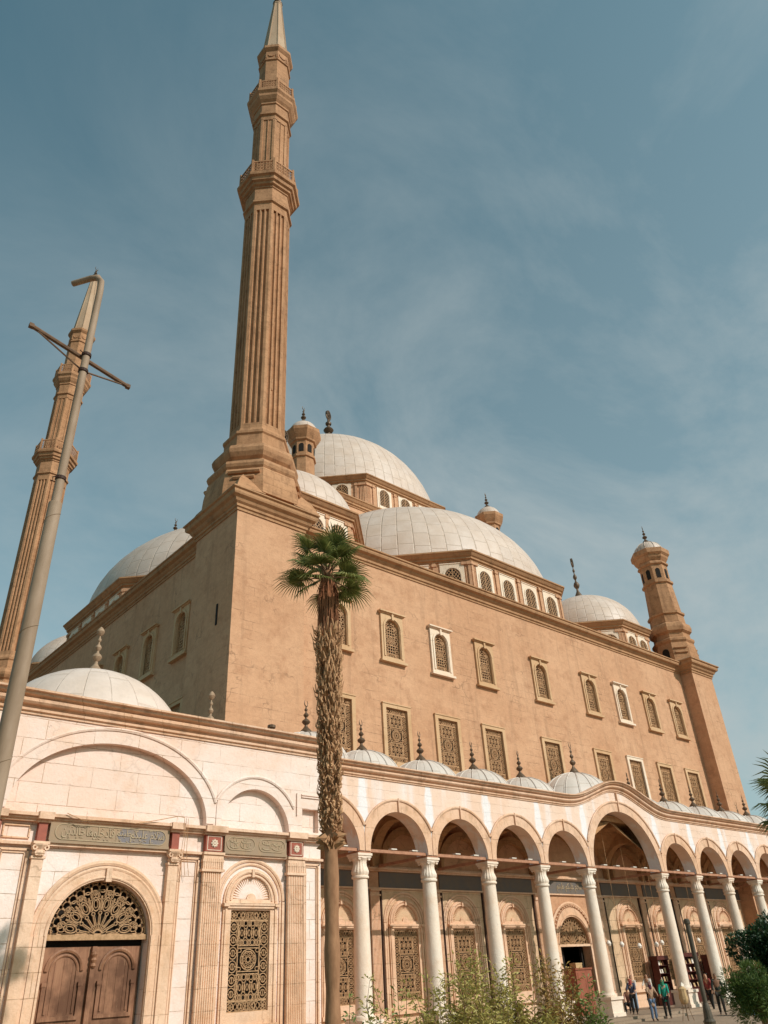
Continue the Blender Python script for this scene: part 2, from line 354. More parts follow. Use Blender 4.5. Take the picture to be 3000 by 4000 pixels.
def hole_arch(cx, z0, hw, zs, rz=None, n=14): return [(cx-hw, z0), (cx+hw, z0)]+arc(cx, zs, hw, rz or hw, 0, pi, n)
def wall(mb, outer, holes, y0, depth, back=True):
    """wall in XZ with holes; front at y0 facing -Y, reveals to y0+depth"""
    loops = [outer]+holes; pts = [p for l in loops for p in l]
    tr = tessellate_polygon([[Vector((p[0], p[1], 0)) for p in l] for l in loops]); n = len(pts)
    fs = []
    for t in tr:
        a, b, c = (pts[i] for i in t)
        if (b[0]-a[0])*(c[1]-a[1])-(c[0]-a[0])*(b[1]-a[1]) < 0: t = t[::-1]
        fs.append(tuple(t))
        if back: fs.append(tuple(i+n for i in t[::-1]))
    k = 0
    for li, l in enumerate(loops):
        m = len(l); area = sum(l[i][0]*l[(i+1) % m][1]-l[(i+1) % m][0]*l[i][1] for i in range(m)); flip = (area > 0) == (li == 0)
        for i in range(m):
            j = (i+1) % m; q = (k+j, k+i, k+i+n, k+j+n); fs.append(q if flip else q[::-1])
        k += m
    mb.add([(p[0], y0, p[1]) for p in pts]+[(p[0], y0+depth, p[1]) for p in pts], fs); return mb
def archband(mb, cx, zs, ri, zi, ro, zo, xlim, y0, y1, n=28):   # flat ring over an opening, clipped at cx +- xlim
    inner = arc(cx, zs, ri, zi, 0, pi, n); out = []
    for x, z in arc(cx, zs, ro, zo, 0, pi, n):
        if abs(x-cx) > xlim: continue
        out.append((x, z))
    ze = zs+zo*sqrt(max(0, 1-(xlim/ro)**2)) if xlim < ro else zs
    lim = min(xlim, ro)
    pts = [(cx+lim, zs)]+([(cx+lim, ze)] if xlim < ro else [])+out+([(cx-lim, ze)] if xlim < ro else [])+[(cx-lim, zs)]+inner[::-1]
    cl = [pts[0]]
    for p in pts[1:]:
        if math.hypot(p[0]-cl[-1][0], p[1]-cl[-1][1]) > 1e-4: cl.append(p)
    # strip quads: pair inner and outer by angle
    m = n; vs = []; fs = []
    for i in range(m+1):
        a = pi*i/m; xi, zi_ = cx+ri*cos(a), zs+zi*sin(a); xo, zo_ = cx+ro*cos(a), zs+zo*sin(a)
        if abs(xo-cx) > xlim:
            xo = cx+(xlim if xo > cx else -xlim)
        vs += [(xi, y0, zi_), (xo, y0, zo_), (xo, y1, zo_), (xi, y1, zi_)]
    for i in range(m):
        a = i*4; b = a+4; fs += [(a, a+1, b+1, b), (a+1, a+2, b+2, b+1), (a+3, a, b, b+3)]
    mb.add(vs, fs)
    return mb
def archtube(mb, cx, zs, ro, zo, xlim, y, r, n=32):
    pts = [(x, y, z) for x, z in arc(cx, zs, ro, zo, 0, pi, n) if abs(x-cx) <= xlim]
    ze = zs+zo*sqrt(max(0, 1-(xlim/ro)**2)) if xlim < ro else None
    if ze: pts = [(cx+xlim, y, ze)]+pts+[(cx-xlim, y, ze)]
    fr = []
    for i, p in enumerate(pts):
        a = pts[max(0, i-1)]; b = pts[min(len(pts)-1, i+1)]; t = Vector(b)-Vector(a); t.normalize(); up = Vector((t.z, 0, -t.x)); fr.append((p, (0, -1, 0), up))
    mb.sweep([(0, -r), (r*.9, -r), (r*1.3, 0), (r*.9, r), (0, r)], fr); return mb
def oct_rot(): return pi/8
def octpts(cx, cy, R, rot=pi/8, n=8): return [(cx+R*cos(rot+2*pi*i/n), cy+R*sin(rot+2*pi*i/n)) for i in range(n)]
def finial(h, big=False, r=.16, crescent=True):
    mb = MB(); s = h/1.5
    prof = [(1.6, 0), (1.75, .08), (1.35, .17), (.75, .27), (.45, .33), (.38, .4), (.9, .46), (1.15, .53), (.9, .6), (.35, .66), (.28, .72), (.6, .77), (.75, .82), (.55, .88), (.22, .93), (.2, .99), (.42, 1.02), (.45, 1.07), (.2, 1.12), (.14, 1.2)]
    mb.lathe([(a*r*s, b*s) for a, b in prof], 12)
    k = len(mb.v)
    if crescent:
        R = (.1 if big else .145)*s; n = 14
        for i in range(n):   # crescent open upward, tapering to its horns
            pass
        vs = []; fs = []
        for i in range(n+1):
            t = i/n; a = radians(-90)+radians(150)*(2*t-1); th = .062*s*sin(pi*(.06+.88*t))**.8
            for (dr, dy) in ((th*.5, 0), (0, th*.45), (-th*.5, 0), (0, -th*.45)):
                vs.append(((R+dr)*cos(a), dy, 1.2*s+R+(R+dr)*sin(a)))
        for i in range(n):
            for q in range(4): fs.append((i*4+q, i*4+(q+1) % 4, i*4+4+(q+1) % 4, i*4+4+q))
        mb.add(vs, fs)
        mb.xf(Matrix.Rotation(radians(25), 4, 'Z'), k)
    else:
        mb.lathe([(.03*s, 1.18*s), (.09*s, 1.24*s), (.115*s, 1.31*s), (.08*s, 1.39*s), (.02*s, 1.46*s)], 10)
    if big:  # star set in a full ring
        k = len(mb.v)
        mb.ring(0, 1.2*s+.15*s, .12*s, .15*s, .035*s, -.03*s, .03*s, 14)
        for i in range(5): mb.bar(0, 1.4*s, .08*s*cos(pi/2+i*2*pi/5), 1.4*s+.1*s*sin(pi/2+i*2*pi/5), .03*s, -.02*s, .02*s)
        mb.xf(Matrix.Rotation(radians(25), 4, 'Z'), k)
    return mb
def dome_mb(R, H, n=48, m=14, ribs=0, lip=.0):
    mb = MB(); prof = [(R*cos(pi/2*i/m), H*sin(pi/2*i/m)) for i in range(m)]+[(R*.012, H)]
    mb.lathe(prof, n, cap=False)
    mb.f.append(tuple(range(len(mb.v)-n, len(mb.v))))
    for k in range(ribs):
        a = 2*pi*(k+.5)/ribs; mb.tube([((R+.015)*cos(pi/2*i/m)*cos(a), (R+.015)*cos(pi/2*i/m)*sin(a), (H+.015)*sin(pi/2*i/m)) for i in range(m)], .028, 4)
    return mb

# ------------------------------------------------------------------ shared ornament meshes (front at y=0 facing -Y, centre x=0)
def g_rect(w, h, y0=0, y1=.05, tk=.85):
    mb = MB(); t = (.03*w/1.5+.008)*tk; x = w/2
    for a in (-x, x): mb.bar(a, 0, a, h, t*2, y0, y1)
    for z in (0, h, h*.105, h*.895): mb.bar(-x, z, x, z, t*1.6, y0, y1)
    xs = w*.27
    for a in (-xs, xs): mb.bar(a, h*.105, a, h*.895, t, y0, y1)
    for z in (h*.36, h*.385, h*.615, h*.64): mb.bar(-xs, z, xs, z, t*.8, y0, y1)
    for z0 in (0, h*.895):  # end panels: rosettes and crossing arcs
        cz = z0+h*.0525; r = h*.044
        for cx in (-x+r+t, x-r-t):
            mb.ring(cx, cz, r, r, t*.6, y0, y1, 10)
            for q in range(6): mb.bar(cx, cz, cx+r*cos(q*pi/3), cz+r*sin(q*pi/3), t*.55, y0, y1)
            mb.ring(cx, cz, r*.45, r*.45, t*.5, y0, y1, 8)
        for q in range(-2, 3): mb.ring(q*w*.11, cz, w*.1, r*.95, t*.55, y0, y1, 10)
        for q in range(-3, 3):
            mb.bar(q*w*.09, cz-r, (q+1)*w*.09, cz+r, t*.5, y0, y1); mb.bar(q*w*.09, cz+r, (q+1)*w*.09, cz-r, t*.5, y0, y1)
    hc = h*.79/6; cxs = (x+xs)/2; rw = (x-xs)/2-t*.4
    for sx in (-1, 1):
        for k in range(6):
            cz = h*.105+hc*(k+.5); mb.ring(sx*cxs, cz, rw, hc*.48, t*.7, y0, y1, 12); mb.ring(sx*cxs, cz, rw*.55, hc*.27, t*.7, y0, y1, 8)
            mb.bar(sx*cxs, cz-hc*.25, sx*cxs, cz+hc*.25, t*.6, y0, y1)
            for a in (-1, 1): mb.bar(sx*cxs+a*rw*.55, cz, sx*cxs+a*rw, cz, t*.7, y0, y1)
    for z0, z1 in ((h*.64, h*.895), (h*.105, h*.36)):
        hh = z1-z0; pw = 2*xs/3
        for k in range(3):
            cx = -xs+pw*(k+.5); mb.ring(cx, z0+hh*.5, pw*.46, hh*.34, t*.75, y0, y1, 12); mb.ring(cx, z0+hh*.5, pw*.2, hh*.14, t*.6, y0, y1, 8)
            for a in (z0+hh*.12, z1-hh*.12): mb.ring(cx, a, pw*.24, hh*.14, t*.7, y0, y1, 8)
            mb.bar(cx, z0+hh*.25, cx, z0, t*.6, y0, y1); mb.bar(cx, z1, cx, z1-hh*.25, t*.6, y0, y1)
        for k in range(4):
            cx = -xs+pw*k; mb.ring(cx, z0+hh*.5, pw*.26, hh*.2, t*.7, y0, y1, 8)
            mb.ring(cx, z0+hh*.12, pw*.3, hh*.12, t*.6, y0, y1, 8); mb.ring(cx, z1-hh*.12, pw*.3, hh*.12, t*.6, y0, y1, 8)
    cz = h*.5; R = h*.108
    for r in (R, R*.8, R*.3): mb.ring(0, cz, min(r, xs*.95*r/R), r, t*.8, y0, y1, 20)
    for q in range(12):
        a = q*pi/6; mb.ring(.53*R*cos(a)*.95, cz+.53*R*sin(a), R*.17, R*.17, t*.45, y0, y1, 6)
    for q in range(8):
        a = pi/8+q*pi/4; mb.bar(R*.8*cos(a), cz+R*.8*sin(a), R*cos(a), cz+R*sin(a), t, y0, y1)
    for a in (-1, 1):
        for b in (-1, 1): mb.ring(a*xs*.85, cz+b*R*.85, xs*.22, R*.22, t*.6, y0, y1, 8)
    return mb
def g_fan(R, y0=0, y1=.06, zr=None, t=.035):
    mb = MB(); k = (zr or R)/R
    def rg(cx, cz, rx, rz, t_, n=10): mb.ring(cx, cz*k, rx, rz*k, t_, y0, y1, n)
    mb.ring(0, 0, R, R*k, t*1.3, y0, y1, 28, 0, pi); mb.bar(-R, 0, R, 0, t*2, y0, y1)
    mb.ring(0, 0, R*.1, R*.1*k, t, y0, y1, 10, 0, pi); mb.ring(0, 0, R*.19, R*.19*k, t*.6, y0, y1, 14, 0, pi)
    for i in range(13):
        a = pi*(i+.5)/13; mb.bar(R*.1*cos(a), R*.1*sin(a)*k, R*.2*cos(a), R*.2*sin(a)*k, t*.6, y0, y1)
    ns = 9
    for i in range(ns):
        a = pi*(i+.5)/ns; c, s_ = cos(a), sin(a)
        for da in (-.075, .075): mb.bar(R*.19*cos(a+da), R*.19*sin(a+da)*k, R*.37*cos(a+da*.5), R*.37*sin(a+da*.5)*k, t*.6, y0, y1)
        rg(R*.4*c, R*.4*s_, R*.04, R*.04, t*.6, 8)
    for i in range(8):   # leaf-shaped cells
        a = pi*(i+.5)/8
        for q in range(10):
            b0 = 2*pi*q/10; b1 = 2*pi*(q+1)/10
            def pt(b, s1=.125, s2=.075): u = R*.57+R*s1*cos(b)*1.05; v = R*s2*sin(b); return (u*cos(a)-v*sin(a), (u*sin(a)+v*cos(a))*k)
            p, q_ = pt(b0), pt(b1); mb.bar(*p, *q_, t*.8, y0, y1); p, q_ = pt(b0, .07, .04), pt(b1, .07, .04); mb.bar(*p, *q_, t*.5, y0, y1)
        mb.bar(R*.7*cos(a), R*.7*sin(a)*k, R*.8*cos(a), R*.8*sin(a)*k, t*.6, y0, y1)
        rg(R*.77*cos(a), R*.77*sin(a), R*.045, R*.045, t*.8, 6)
        for da in (-.16, .16): mb.bar(R*.45*cos(a+da), R*.45*sin(a+da)*k, R*.72*cos(a+da*1.15), R*.72*sin(a+da*1.15)*k, t*.6, y0, y1)
    for i in range(17):
        a = pi*i/16; rg(R*.74*cos(a), max(R*.74*sin(a), R*.01), R*.1, R*.1, t*.6, 10) if 0 < i < 16 else None
        a = pi*(i+.5)/17; rg(R*.86*cos(a), R*.86*sin(a), R*.085, R*.085, t*.7, 10)
        a = pi*(i+.5)/17+.09; rg(R*.94*cos(min(a, pi-.06)), R*.94*sin(min(a, pi-.06)), R*.05, R*.05, t*.5, 8)
    return mb
def g_arch(w, h, y0=0, y1=.05):   # small arched screen, springing at h-w/2
    mb = MB(); zs = h-w/2; x = w/2; t = .035
    for a in (-x, x): mb.bar(a, 0, a, zs, t*2.6, y0, y1)
    mb.bar(-x, 0, x, 0, t*2.6, y0, y1); mb.ring(0, zs, x, x, t*2.2, y0, y1, 16, 0, pi)
    for z in (h*.12, h*.34, h*.58, h*.8): mb.bar(-x, z, x, z, t*1.3, y0, y1)
    for a in (-.24*w, .24*w): mb.bar(a, 0, a, zs+.3*w, t, y0, y1)
    for z0, z1 in ((h*.12, h*.34), (h*.58, h*.8)):
        for i in (-.08*w, .08*w): mb.bar(i, z0, i, z1, t, y0, y1)
        for q in (1, 2): z = z0+(z1-z0)*q/3; mb.bar(-.24*w, z, .24*w, z, t, y0, y1)
    for r in (.21, .13, .06): mb.ring(0, h*.46, r*w, r*w*1.15, t, y0, y1, 12)
    for q in range(8): mb.bar(0, h*.46, .2*w*cos(q*pi/4), h*.46+.23*w*sin(q*pi/4), t*.7, y0, y1)
    for sx in (-.37*w, .37*w):
        for k in range(7): mb.ring(sx, h*.08+k*h*.115, .1*w, .05*h, t*.9, y0, y1, 8)
    for r in (.34, .22, .1): mb.ring(0, zs, r*w, r*w, t, y0, y1, 12, 0, pi)
    for q in range(7): a = pi*(q+.5)/7; mb.ring(.36*w*cos(a), zs+.36*w*sin(a), .08*w, .08*w, t*.8, y0, y1, 8)
    for k in range(8): mb.ring(-.4*w+k*.115*w, h*.06, .06*w, .05*h, t*.7, y0, y1, 6)
    return mb
def g_lat(w, h, y0=0, y1=.04):
    mb = MB(); zs = h-w/2; n = 7; s_ = w/4.5
    for k in range(-12, 14):
        for sg in (1, -1):
            pts = []
            for i in range(41):
                z = h*i/40; x = sg*(z-k*s_*1.3)/1.3
                lim = w/2 if z < zs else sqrt(max(0, (w/2)**2-(z-zs)**2))
                if abs(x) <= lim: pts.append((x, z))
            if len(pts) > 1: mb.bar(*pts[0], *pts[-1], .035, y0, y1)
    mb.bar(0, 0, 0, h, .04, y0-.01, y1)
    return mb
ME = {}
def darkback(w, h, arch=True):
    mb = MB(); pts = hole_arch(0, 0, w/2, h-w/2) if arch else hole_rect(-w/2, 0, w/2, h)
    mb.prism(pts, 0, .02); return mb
# upper arched window: opening 1.09 x 2.35 ; frame 2.0 x 3.0
def win_upper():
    mb = MB(); w, h = 1.12, 2.36
    wall(mb, [(-.86, -.32), (.86, -.32), (.86, 2.72), (-.86, 2.72)], [hole_arch(0, 0, w/2, h-w/2)], -.13, .16)
    mb.box(-.98, -.24, -.34, .98, 0, -.2)
    mb.box(-1.0, -.3, 2.72, 1.0, 0, 2.80); mb.box(-.94, -.2, 2.66, .94, 0, 2.72)
    archband(mb, 0, h-w/2, .6, .6, .72, .72, 9, -.18, -.13, 16)
    mb.box(-.07, -.24, 2.3, .07, -.12, 2.7)
    for a in (-.72, .6): mb.box(a, -.18, 0, a+.12, -.13, h-w/2)
    return mb
def win_lower():
    mb = MB(); w, h = 1.58, 2.9
    wall(mb, hole_rect(-1.04, -.24, 1.04, h+.2), [hole_rect(-w/2, 0, w/2, h)], -.12, .2)
    mb.box(-1.08, -.18, -.32, 1.08, 0, -.24); mb.box(-1.06, -.16, h+.2, 1.06, 0, h+.26)
    return mb
def shell(mb, R, zc, y):    # fluted half-round
    n = 26; vs = []; fs = []
    for i in range(n*2+1):
        a = pi*i/(2*n); o = -.05 if i % 2 else .015
        vs += [(R*.28*cos(a), y+.05, zc+R*.28*sin(a)), (R*.97*cos(a), y+o, zc+R*.97*sin(a)), (R*.97*cos(a), y+.1, zc+R*.97*sin(a))]
    for i in range(n*2): fs += [(i*3, i*3+1, i*3+4, i*3+3), (i*3+1, i*3+2, i*3+5, i*3+4)]
    mb.add(vs, fs)
    mb.prism([(R*.25, zc)]+arc(0, zc, R*.25, R*.25, 0, pi, 10)[1:-1]+[(-R*.25, zc)], y-.06, y+.08)
def win_shell():  # tall window with fluted shell under a double arch; opening 1.55 x 2.9, sill z=0
    mb = MB(); w, h = 1.55, 2.9; zs = h+.27
    wall(mb, hole_arch(0, -.35, 1.08, zs, 1.02), [hole_rect(-w/2, 0, w/2, h), arc(0, zs+.06, .74, .70, 0, pi, 18)], -.07, .16)
    mb.box(-1.02, -.17, h+.13, 1.02, 0, h+.21); mb.box(-.96, -.13, h+.05, .96, -.05, h+.13)
    shell(mb, .74, zs+.06, .0)
    archtube(mb, 0, zs, .98, .92, 9, -.07, .045); archtube(mb, 0, zs+.02, .82, .78, 9, -.07, .03)
    archtube(mb, 0, zs+.03, 1.32, 1.26, 9, 0, .05); archtube(mb, 0, zs+.03, 1.2, 1.13, 9, 0, .04)
    for s_ in (-1, 1):
        mb.box(s_*1.32-.05, -.06, -.5, s_*1.32+.05, .02, zs); mb.box(s_*1.2-.035, -.045, -.5, s_*1.2+.035, .02, zs)
        mb.box(s_*.98-.035, -.11, -.35, s_*.98+.035, -.06, zs)
        mb.box(s_*1.02-.1, -.2, h+.1, s_*1.02+.1, 0, h+.2)
    mb.box(-1.1, -.15, -.5, 1.1, 0, -.35); mb.box(-.05, -.16, zs+.74, .05, -.05, zs+.98)
    return mb
def win_drum():
    mb = MB(); w, h = 1.1, 1.75
    wall(mb, hole_rect(-.86, -.55, .86, 2.1), [hole_arch(0, 0, w/2, h-w/2)], -.06, .1)
    archband(mb, 0, h-w/2, .58, .58, .68, .68, 9, -.1, -.06, 14)
    mb.box(-.9, -.1, 2.1, .9, 0, 2.17)
    for s_ in (-1, 1): mb.box(s_*.63-.05, -.1, -.3, s_*.63+.05, -.06, h-w/2)
    return mb
ME['wu'] = win_upper().mesh('window', WHT); ME['gu'] = g_arch(1.12, 2.36).mesh('grille', GRI)
ME['wl'] = win_lower().mesh('window', WHT); ME['gl'] = g_rect(1.58, 2.9).mesh('grille', GRI)
ME['ws'] = win_shell().mesh('window', ALD); ME['gs'] = g_rect(1.55, 2.9).mesh('grille', GRL)
ME['wd'] = win_drum().mesh('window', WHT); ME['gd'] = g_lat(1.1, 1.75).mesh('grille', GRI)
ME['bu'] = darkback(1.12, 2.36).mesh('dark_backing', DRK); ME['bl'] = darkback(1.58, 2.9, False).mesh('dark_backing', DRK); ME['bd'] = darkback(1.1, 1.75).mesh('dark_backing', DRK)  # dark sheets behind the grilles, standing in for the unlit interior
def window(parent, kind, loc, rz=0, fr=None, tan=False):
    wn_ = {'u': ('wu', 'gu', 'bu'), 'l': ('wl', 'gl', 'bl'), 's': ('ws', 'gs', 'bl'), 'd': ('wd', 'gd', 'bd')}[kind]
    me = ME[wn_[0]]
    if tan:
        k = wn_[0]+'t'
        if k not in ME: ME[k] = me.copy(); ME[k].materials[0] = TANF
        me = ME[k]
    f = link(me, 'window', parent, loc, rz)
    link(ME[wn_[1]], 'grille', f, (0, {'d': -.065, 's': 0}.get(kind, .03), 0)); link(ME[wn_[2]], 'dark_backing', f, (0, .22 if kind in 'uls' else -.03, 0)); return f
TANF = stone('tan_window_frame', (.56, .36, .21), (.64, .45, .29), (.40, .23, .11), 1.2, 2.0, .4, .6, crack=.2)  # on the left wall this tan stands in for shade

# ------------------------------------------------------------------ ground
mb = MB(); mb.add([(-1500, -1500, 0), (1500, -1500, 0), (1500, 1500, 0), (-1500, 1500, 0)], [(0, 1, 2, 3)])
setp(P(mb, 'ground', simple('dusty_ground', (.13, .10, .075), (.09, .07, .05), .95, .05), None), kind='structure')
mb = MB(); mb.add([(-75, -45, .004), (60, -45, .004), (60, 75, .004), (-75, 75, .004)], [(0, 1, 2, 3)]); setp(P(mb, 'forecourt', PAVE, None), kind='structure')
soil = simple('planting_soil', (.24, .19, .09), (.16, .13, .06), .95, 2)
mb = MB(); mb.box(-46, -22, .008, -27.2, -10.5, .12); setp(P(mb, 'flower_bed', soil, None), kind='structure')

# ------------------------------------------------------------------ prayer hall
HC = (0, 27.6)
hall = thing('prayer_hall', (0, 27.6, 0), 'huge tan stone prayer hall with two rows of screened windows under pale stacked domes', 'mosque')
D0 = 4.05; XL, XR_, YBK = -24.13, 24.13, 51.15
US = [-17.72, -13.72, -9.71, -5.70, 0, 5.70, 9.71, 13.72, 17.72]
ZU, ZL = 18.17, 12.27
SW = [-21.9, -17.92, -13.93, -9.95, -5.98, 5.1, 8.85, 13.0, 17.0]
ZS = 1.48
DOORX = -.88
mb = MB()
holes = [hole_arch(x, ZU, .56, ZU+2.36-.56) for x in US]+[hole_rect(x-.79, ZL, x+.79, ZL+2.9) for x in US]
holes += [hole_rect(x-.775, ZS, x+.775, ZS+2.9) for x in SW]
holes += [[(DOORX-1.42, 0.26), (DOORX+1.42, 0.26), (DOORX+1.42, 3.45), (DOORX-1.42, 3.45)], arc(DOORX, 3.55, 1.42, 1.42, 0, pi, 20)]
wall(mb, hole_rect(XL, 0, 23.9, 24.2), holes, D0, .5)
# the left wall, same design turned by 90 degrees
k = len(mb.v)
lw = [(-s_) for s_ in US]
holes = [hole_arch(x, ZU, .56, ZU+2.36-.56) for x in US]+[hole_rect(x-.79, ZL, x+.79, ZL+2.9) for x in US]
wall(mb, hole_rect(-23.5, 0, 23.02, 24.2), holes, 0, .5)
M = Matrix.Translation((XL, 27.6, 0)) @ Matrix.Rotation(-pi/2, 4, 'Z')
mb.xf(M, k)
mb.box(XL+.3, YBK-.5, 0, 23.9, YBK, 24.2); mb.box(23.4, D0+.51, 0, 23.9, YBK-.51, 24.2)
mb.box(XL+.51, D0+.51, 23.9, 23.38, YBK-.52, 24.3)
P(mb, 'wall', TAN, hall)
HCOR = [(0, -.32), (.06, -.32), (.06, -.2), (.14, -.16), (.14, -.02), (.24, .06), (.3, .16), (.48, .24), (.52, .34), (.52, .44), (.6, .48), (.6, .56), (.1, .62), (0, .62)]
mb = MB(); mb.cornice(HCOR, [(XL, YBK), (XL, D0), (23.9, D0), (23.9, YBK)], 24.1); P(mb, 'cornice', TANM, hall)
for i, x in enumerate(US):
    window(hall, 'u', (x, D0, ZU), tan=i not in (2, 6)); window(hall, 'l', (x, D0, ZL), tan=i not in (6,))
for x in US:
    if x < 6: pass
    window(hall, 'u', (XL, 27.6-x, ZU), -pi/2, tan=True); window(hall, 'l', (XL, 27.6-x, ZL), -pi/2, tan=True)  # tan frames put the shade of this wall into their colour
for x in SW: window(hall, 's', (x, D0-.015, ZS))
# entrance door surround with fanlight
mb = MB()
wall(mb, hole_arch(DOORX, .26, 1.72, 3.55, 1.9), [hole_arch(DOORX, .27, 1.42, 3.55, 1.42, 20)], D0-.12, .12)
archtube(mb, DOORX, 3.55, 2.0, 2.12, 9, D0-.02, .08); archtube(mb, DOORX, 3.55, 1.5, 1.52, 9, D0-.12, .04)
for i in range(26):
    a = pi*(i+.5)/26; mb.lathe([(.02, -.06), (.07, -.03), (.07, .03), (.02, .06)], 6, DOORX+1.86*cos(a), D0-.1, 3.55+1.97*sin(a))
mb.box(DOORX-1.42, D0-.1, 3.45, DOORX+1.42, D0+.1, 3.57)
P(mb, 'door_surround', ALD, hall)
f = P(g_fan(1.38, t=.035), 'fanlight', GRL, hall, (DOORX, D0+.05, 3.57)); 
mb = MB(); mb.prism(arc(0, 0, 1.4, 1.4, 0, pi, 16), 0, .03); link(mb.mesh('dark_backing', DRK), 'dark_backing', f, (0, .3, 0))  # dark half disc painted in place of the unlit hall behind
mb = MB(); mb.box(DOORX-1.42, D0+.45, .26, DOORX-.5, D0+.5, 3.45); mb.box(DOORX+1.0, D0+.35, .26, DOORX+1.1, D0+.5, 3.45); P(mb, 'door', DRK, hall)
# ---- drums and domes on the roof
DCOR = [(0, -.7), (.08, -.7), (.08, -.6), (.2, -.54), (.2, -.42), (.3, -.34), (.42, -.16), (.5, -.1), (.5, 0), (.3, .06), (0, .06)]
def drum(parent, cx, cy, apo, n, z0, z1, faces, nwin, pil=True, label=None, off=.5, wz=None, wsp=2.5):
    """regular n-gon drum; windows on the listed face angles"""
    R = (apo-off)/cos(pi/n); Rr = apo-off
    mb = MB(); mb.lathe([(R, 0), (R, z1-z0-.3)], n, cx, cy, z0, rot=pi/n)
    # corner pilasters, fluted
    for i in range(n):
        a = pi/n+2*pi*i/n
        for sgn in (-1, 1):
            fa = a+sgn*pi/n; nx, ny = cos(fa), sin(fa); tx, ty = -ny*(-sgn), nx*(-sgn)
            half = R*sin(pi/n)
            for q in range(4):
                u = half-.12-q*.13; px, py = cx+Rr*nx+tx*u*-1*1, cy+Rr*ny+ty*u*-1
                px, py = cx+Rr*nx-tx*(-u), cy+Rr*ny-ty*(-u)
                mb.lathe([(.055, 0), (.055, z1-z0-.75)], 6, px, py, z0, rot=fa)
            u = half-.32; px, py = cx+Rr*nx+tx*u, cy+Rr*ny+ty*u
            k = len(mb.v); mb.box(-.34, -.14, 0, .34, .05, .22); mb.xf(Matrix.Translation((px, py, z1-.98)) @ Matrix.Rotation(fa+pi/2, 4, 'Z'), k)
    for fa in faces:   # slim strips between windows
        for i in range(nwin+1):
            u = (i-nwin/2)*wsp
            k = len(mb.v); mb.box(-.1, -.1, 0, .1, .02, z1-z0-.72); mb.box(-.17, -.15, z1-z0-1.0, .17, .02, z1-z0-.8)
            mb.xf(Matrix.Translation((cx, cy, z0)) @ Matrix.Rotation(fa+pi/2, 4, 'Z') @ Matrix.Translation((u, -Rr, 0)), k)
    d_ = P(mb, 'drum', TAN, parent)
    mb = MB(); mb.cornice(DCOR, [(cx+R*cos(pi/n+2*pi*i/n), cy+R*sin(pi/n+2*pi*i/n)) for i in range(n)], z1)
    mb.lathe([(R*.7, -.3), (R, .02), (R+.45, .05), (R*.7, .12)], n, cx, cy, z1, rot=pi/n)
    link(mb.mesh('cornice', TANM), 'cornice', d_)
    for fa in faces:
        for i in range(nwin):
            u = (i-(nwin-1)/2)*wsp
            M = Matrix.Rotation(fa+pi/2, 4, 'Z') @ Vector((u, -Rr, 0))
            window(parent, 'd', (cx+M.x, cy+M.y, wz if wz else z1-2.95), fa+pi/2)
    return d_
def dome(parent, name, cx, cy, z0, R, H, mat, fh=0, fz=None, big=False, n=64, fm=FIN, fr=.16, ribs=0, crescent=True):
    o = P(dome_mb(R, H, n, 16, ribs), name, mat, parent, (cx, cy, z0), smooth=True)
    if fh: link(finial(fh, big, fr, crescent).mesh('finial', fm, True), 'finial', o, (0, 0, (fz if fz else H)-.03))
    return o
F8 = lambda *k: [radians(-90+45*q) for q in k]
drum(hall, 0, 17.0, 12.8, 8, 24.2, 28.2, F8(-1, 0, 1), 4)
dome(hall, 'half_dome', 0, 17.0, 28.2, 12.35, 9.2, D_SEMI, n=96)
drum(hall, -13.5, 27.6, 9.6+.0, 8, 24.2, 28.2, [radians(180), radians(135), radians(225)], 3, wsp=2.4) if False else None
drum(hall, -10.6, 27.6, 12.8, 8, 24.2, 28.2, [radians(180), radians(135), radians(225)], 4)
dome(hall, 'half_dome', -10.6, 27.6, 28.2, 12.35, 9.2, D_SEMI, n=96)
dome(hall, 'half_dome', 10.6, 27.6, 28.2, 12.35, 9.2, D_SEMI, n=96)
dome(hall, 'half_dome', 0, 38.2, 28.2, 12.35, 9.2, D_SEMI, n=96)
for sx in (-1, 1):
    for yy in (10.6, 44.6):
        cx = sx*17.15
        drum(hall, cx, yy, 5.35, 8, 24.2, 28.2, F8(-2, -1, 0), 2, wsp=1.75, off=.45)
        dome(hall, 'corner_dome', cx, yy, 28.15, 5.0, 4.5, D_SML, 4.6, big=True, fr=.085)
# central square block
mb = MB(); mb.box(-11.9, 15.7, 24.3, 11.9, 39.5, 37.4); P(mb, 'central_block', TAN, hall)
mb = MB(); mb.cornice(DCOR, [(-11.9, 39.5), (-11.9, 15.7), (11.9, 15.7), (11.9, 39.5)], 37.75); mb.box(-11.9, 15.7, 37.2, 11.9, 39.5, 37.8); P(mb, 'block_cornice', TANM, hall)
drum(hall, 0, 27.6, 12.0, 8, 37.8, 41.3, F8(-2, -1, 0, 1), 3, wsp=2.6, wz=38.75)
dome(hall, 'main_dome', 0, 27.6, 41.0, 11.3, 11.5, D_MAIN, 6.2, big=True, n=128, fr=.19)
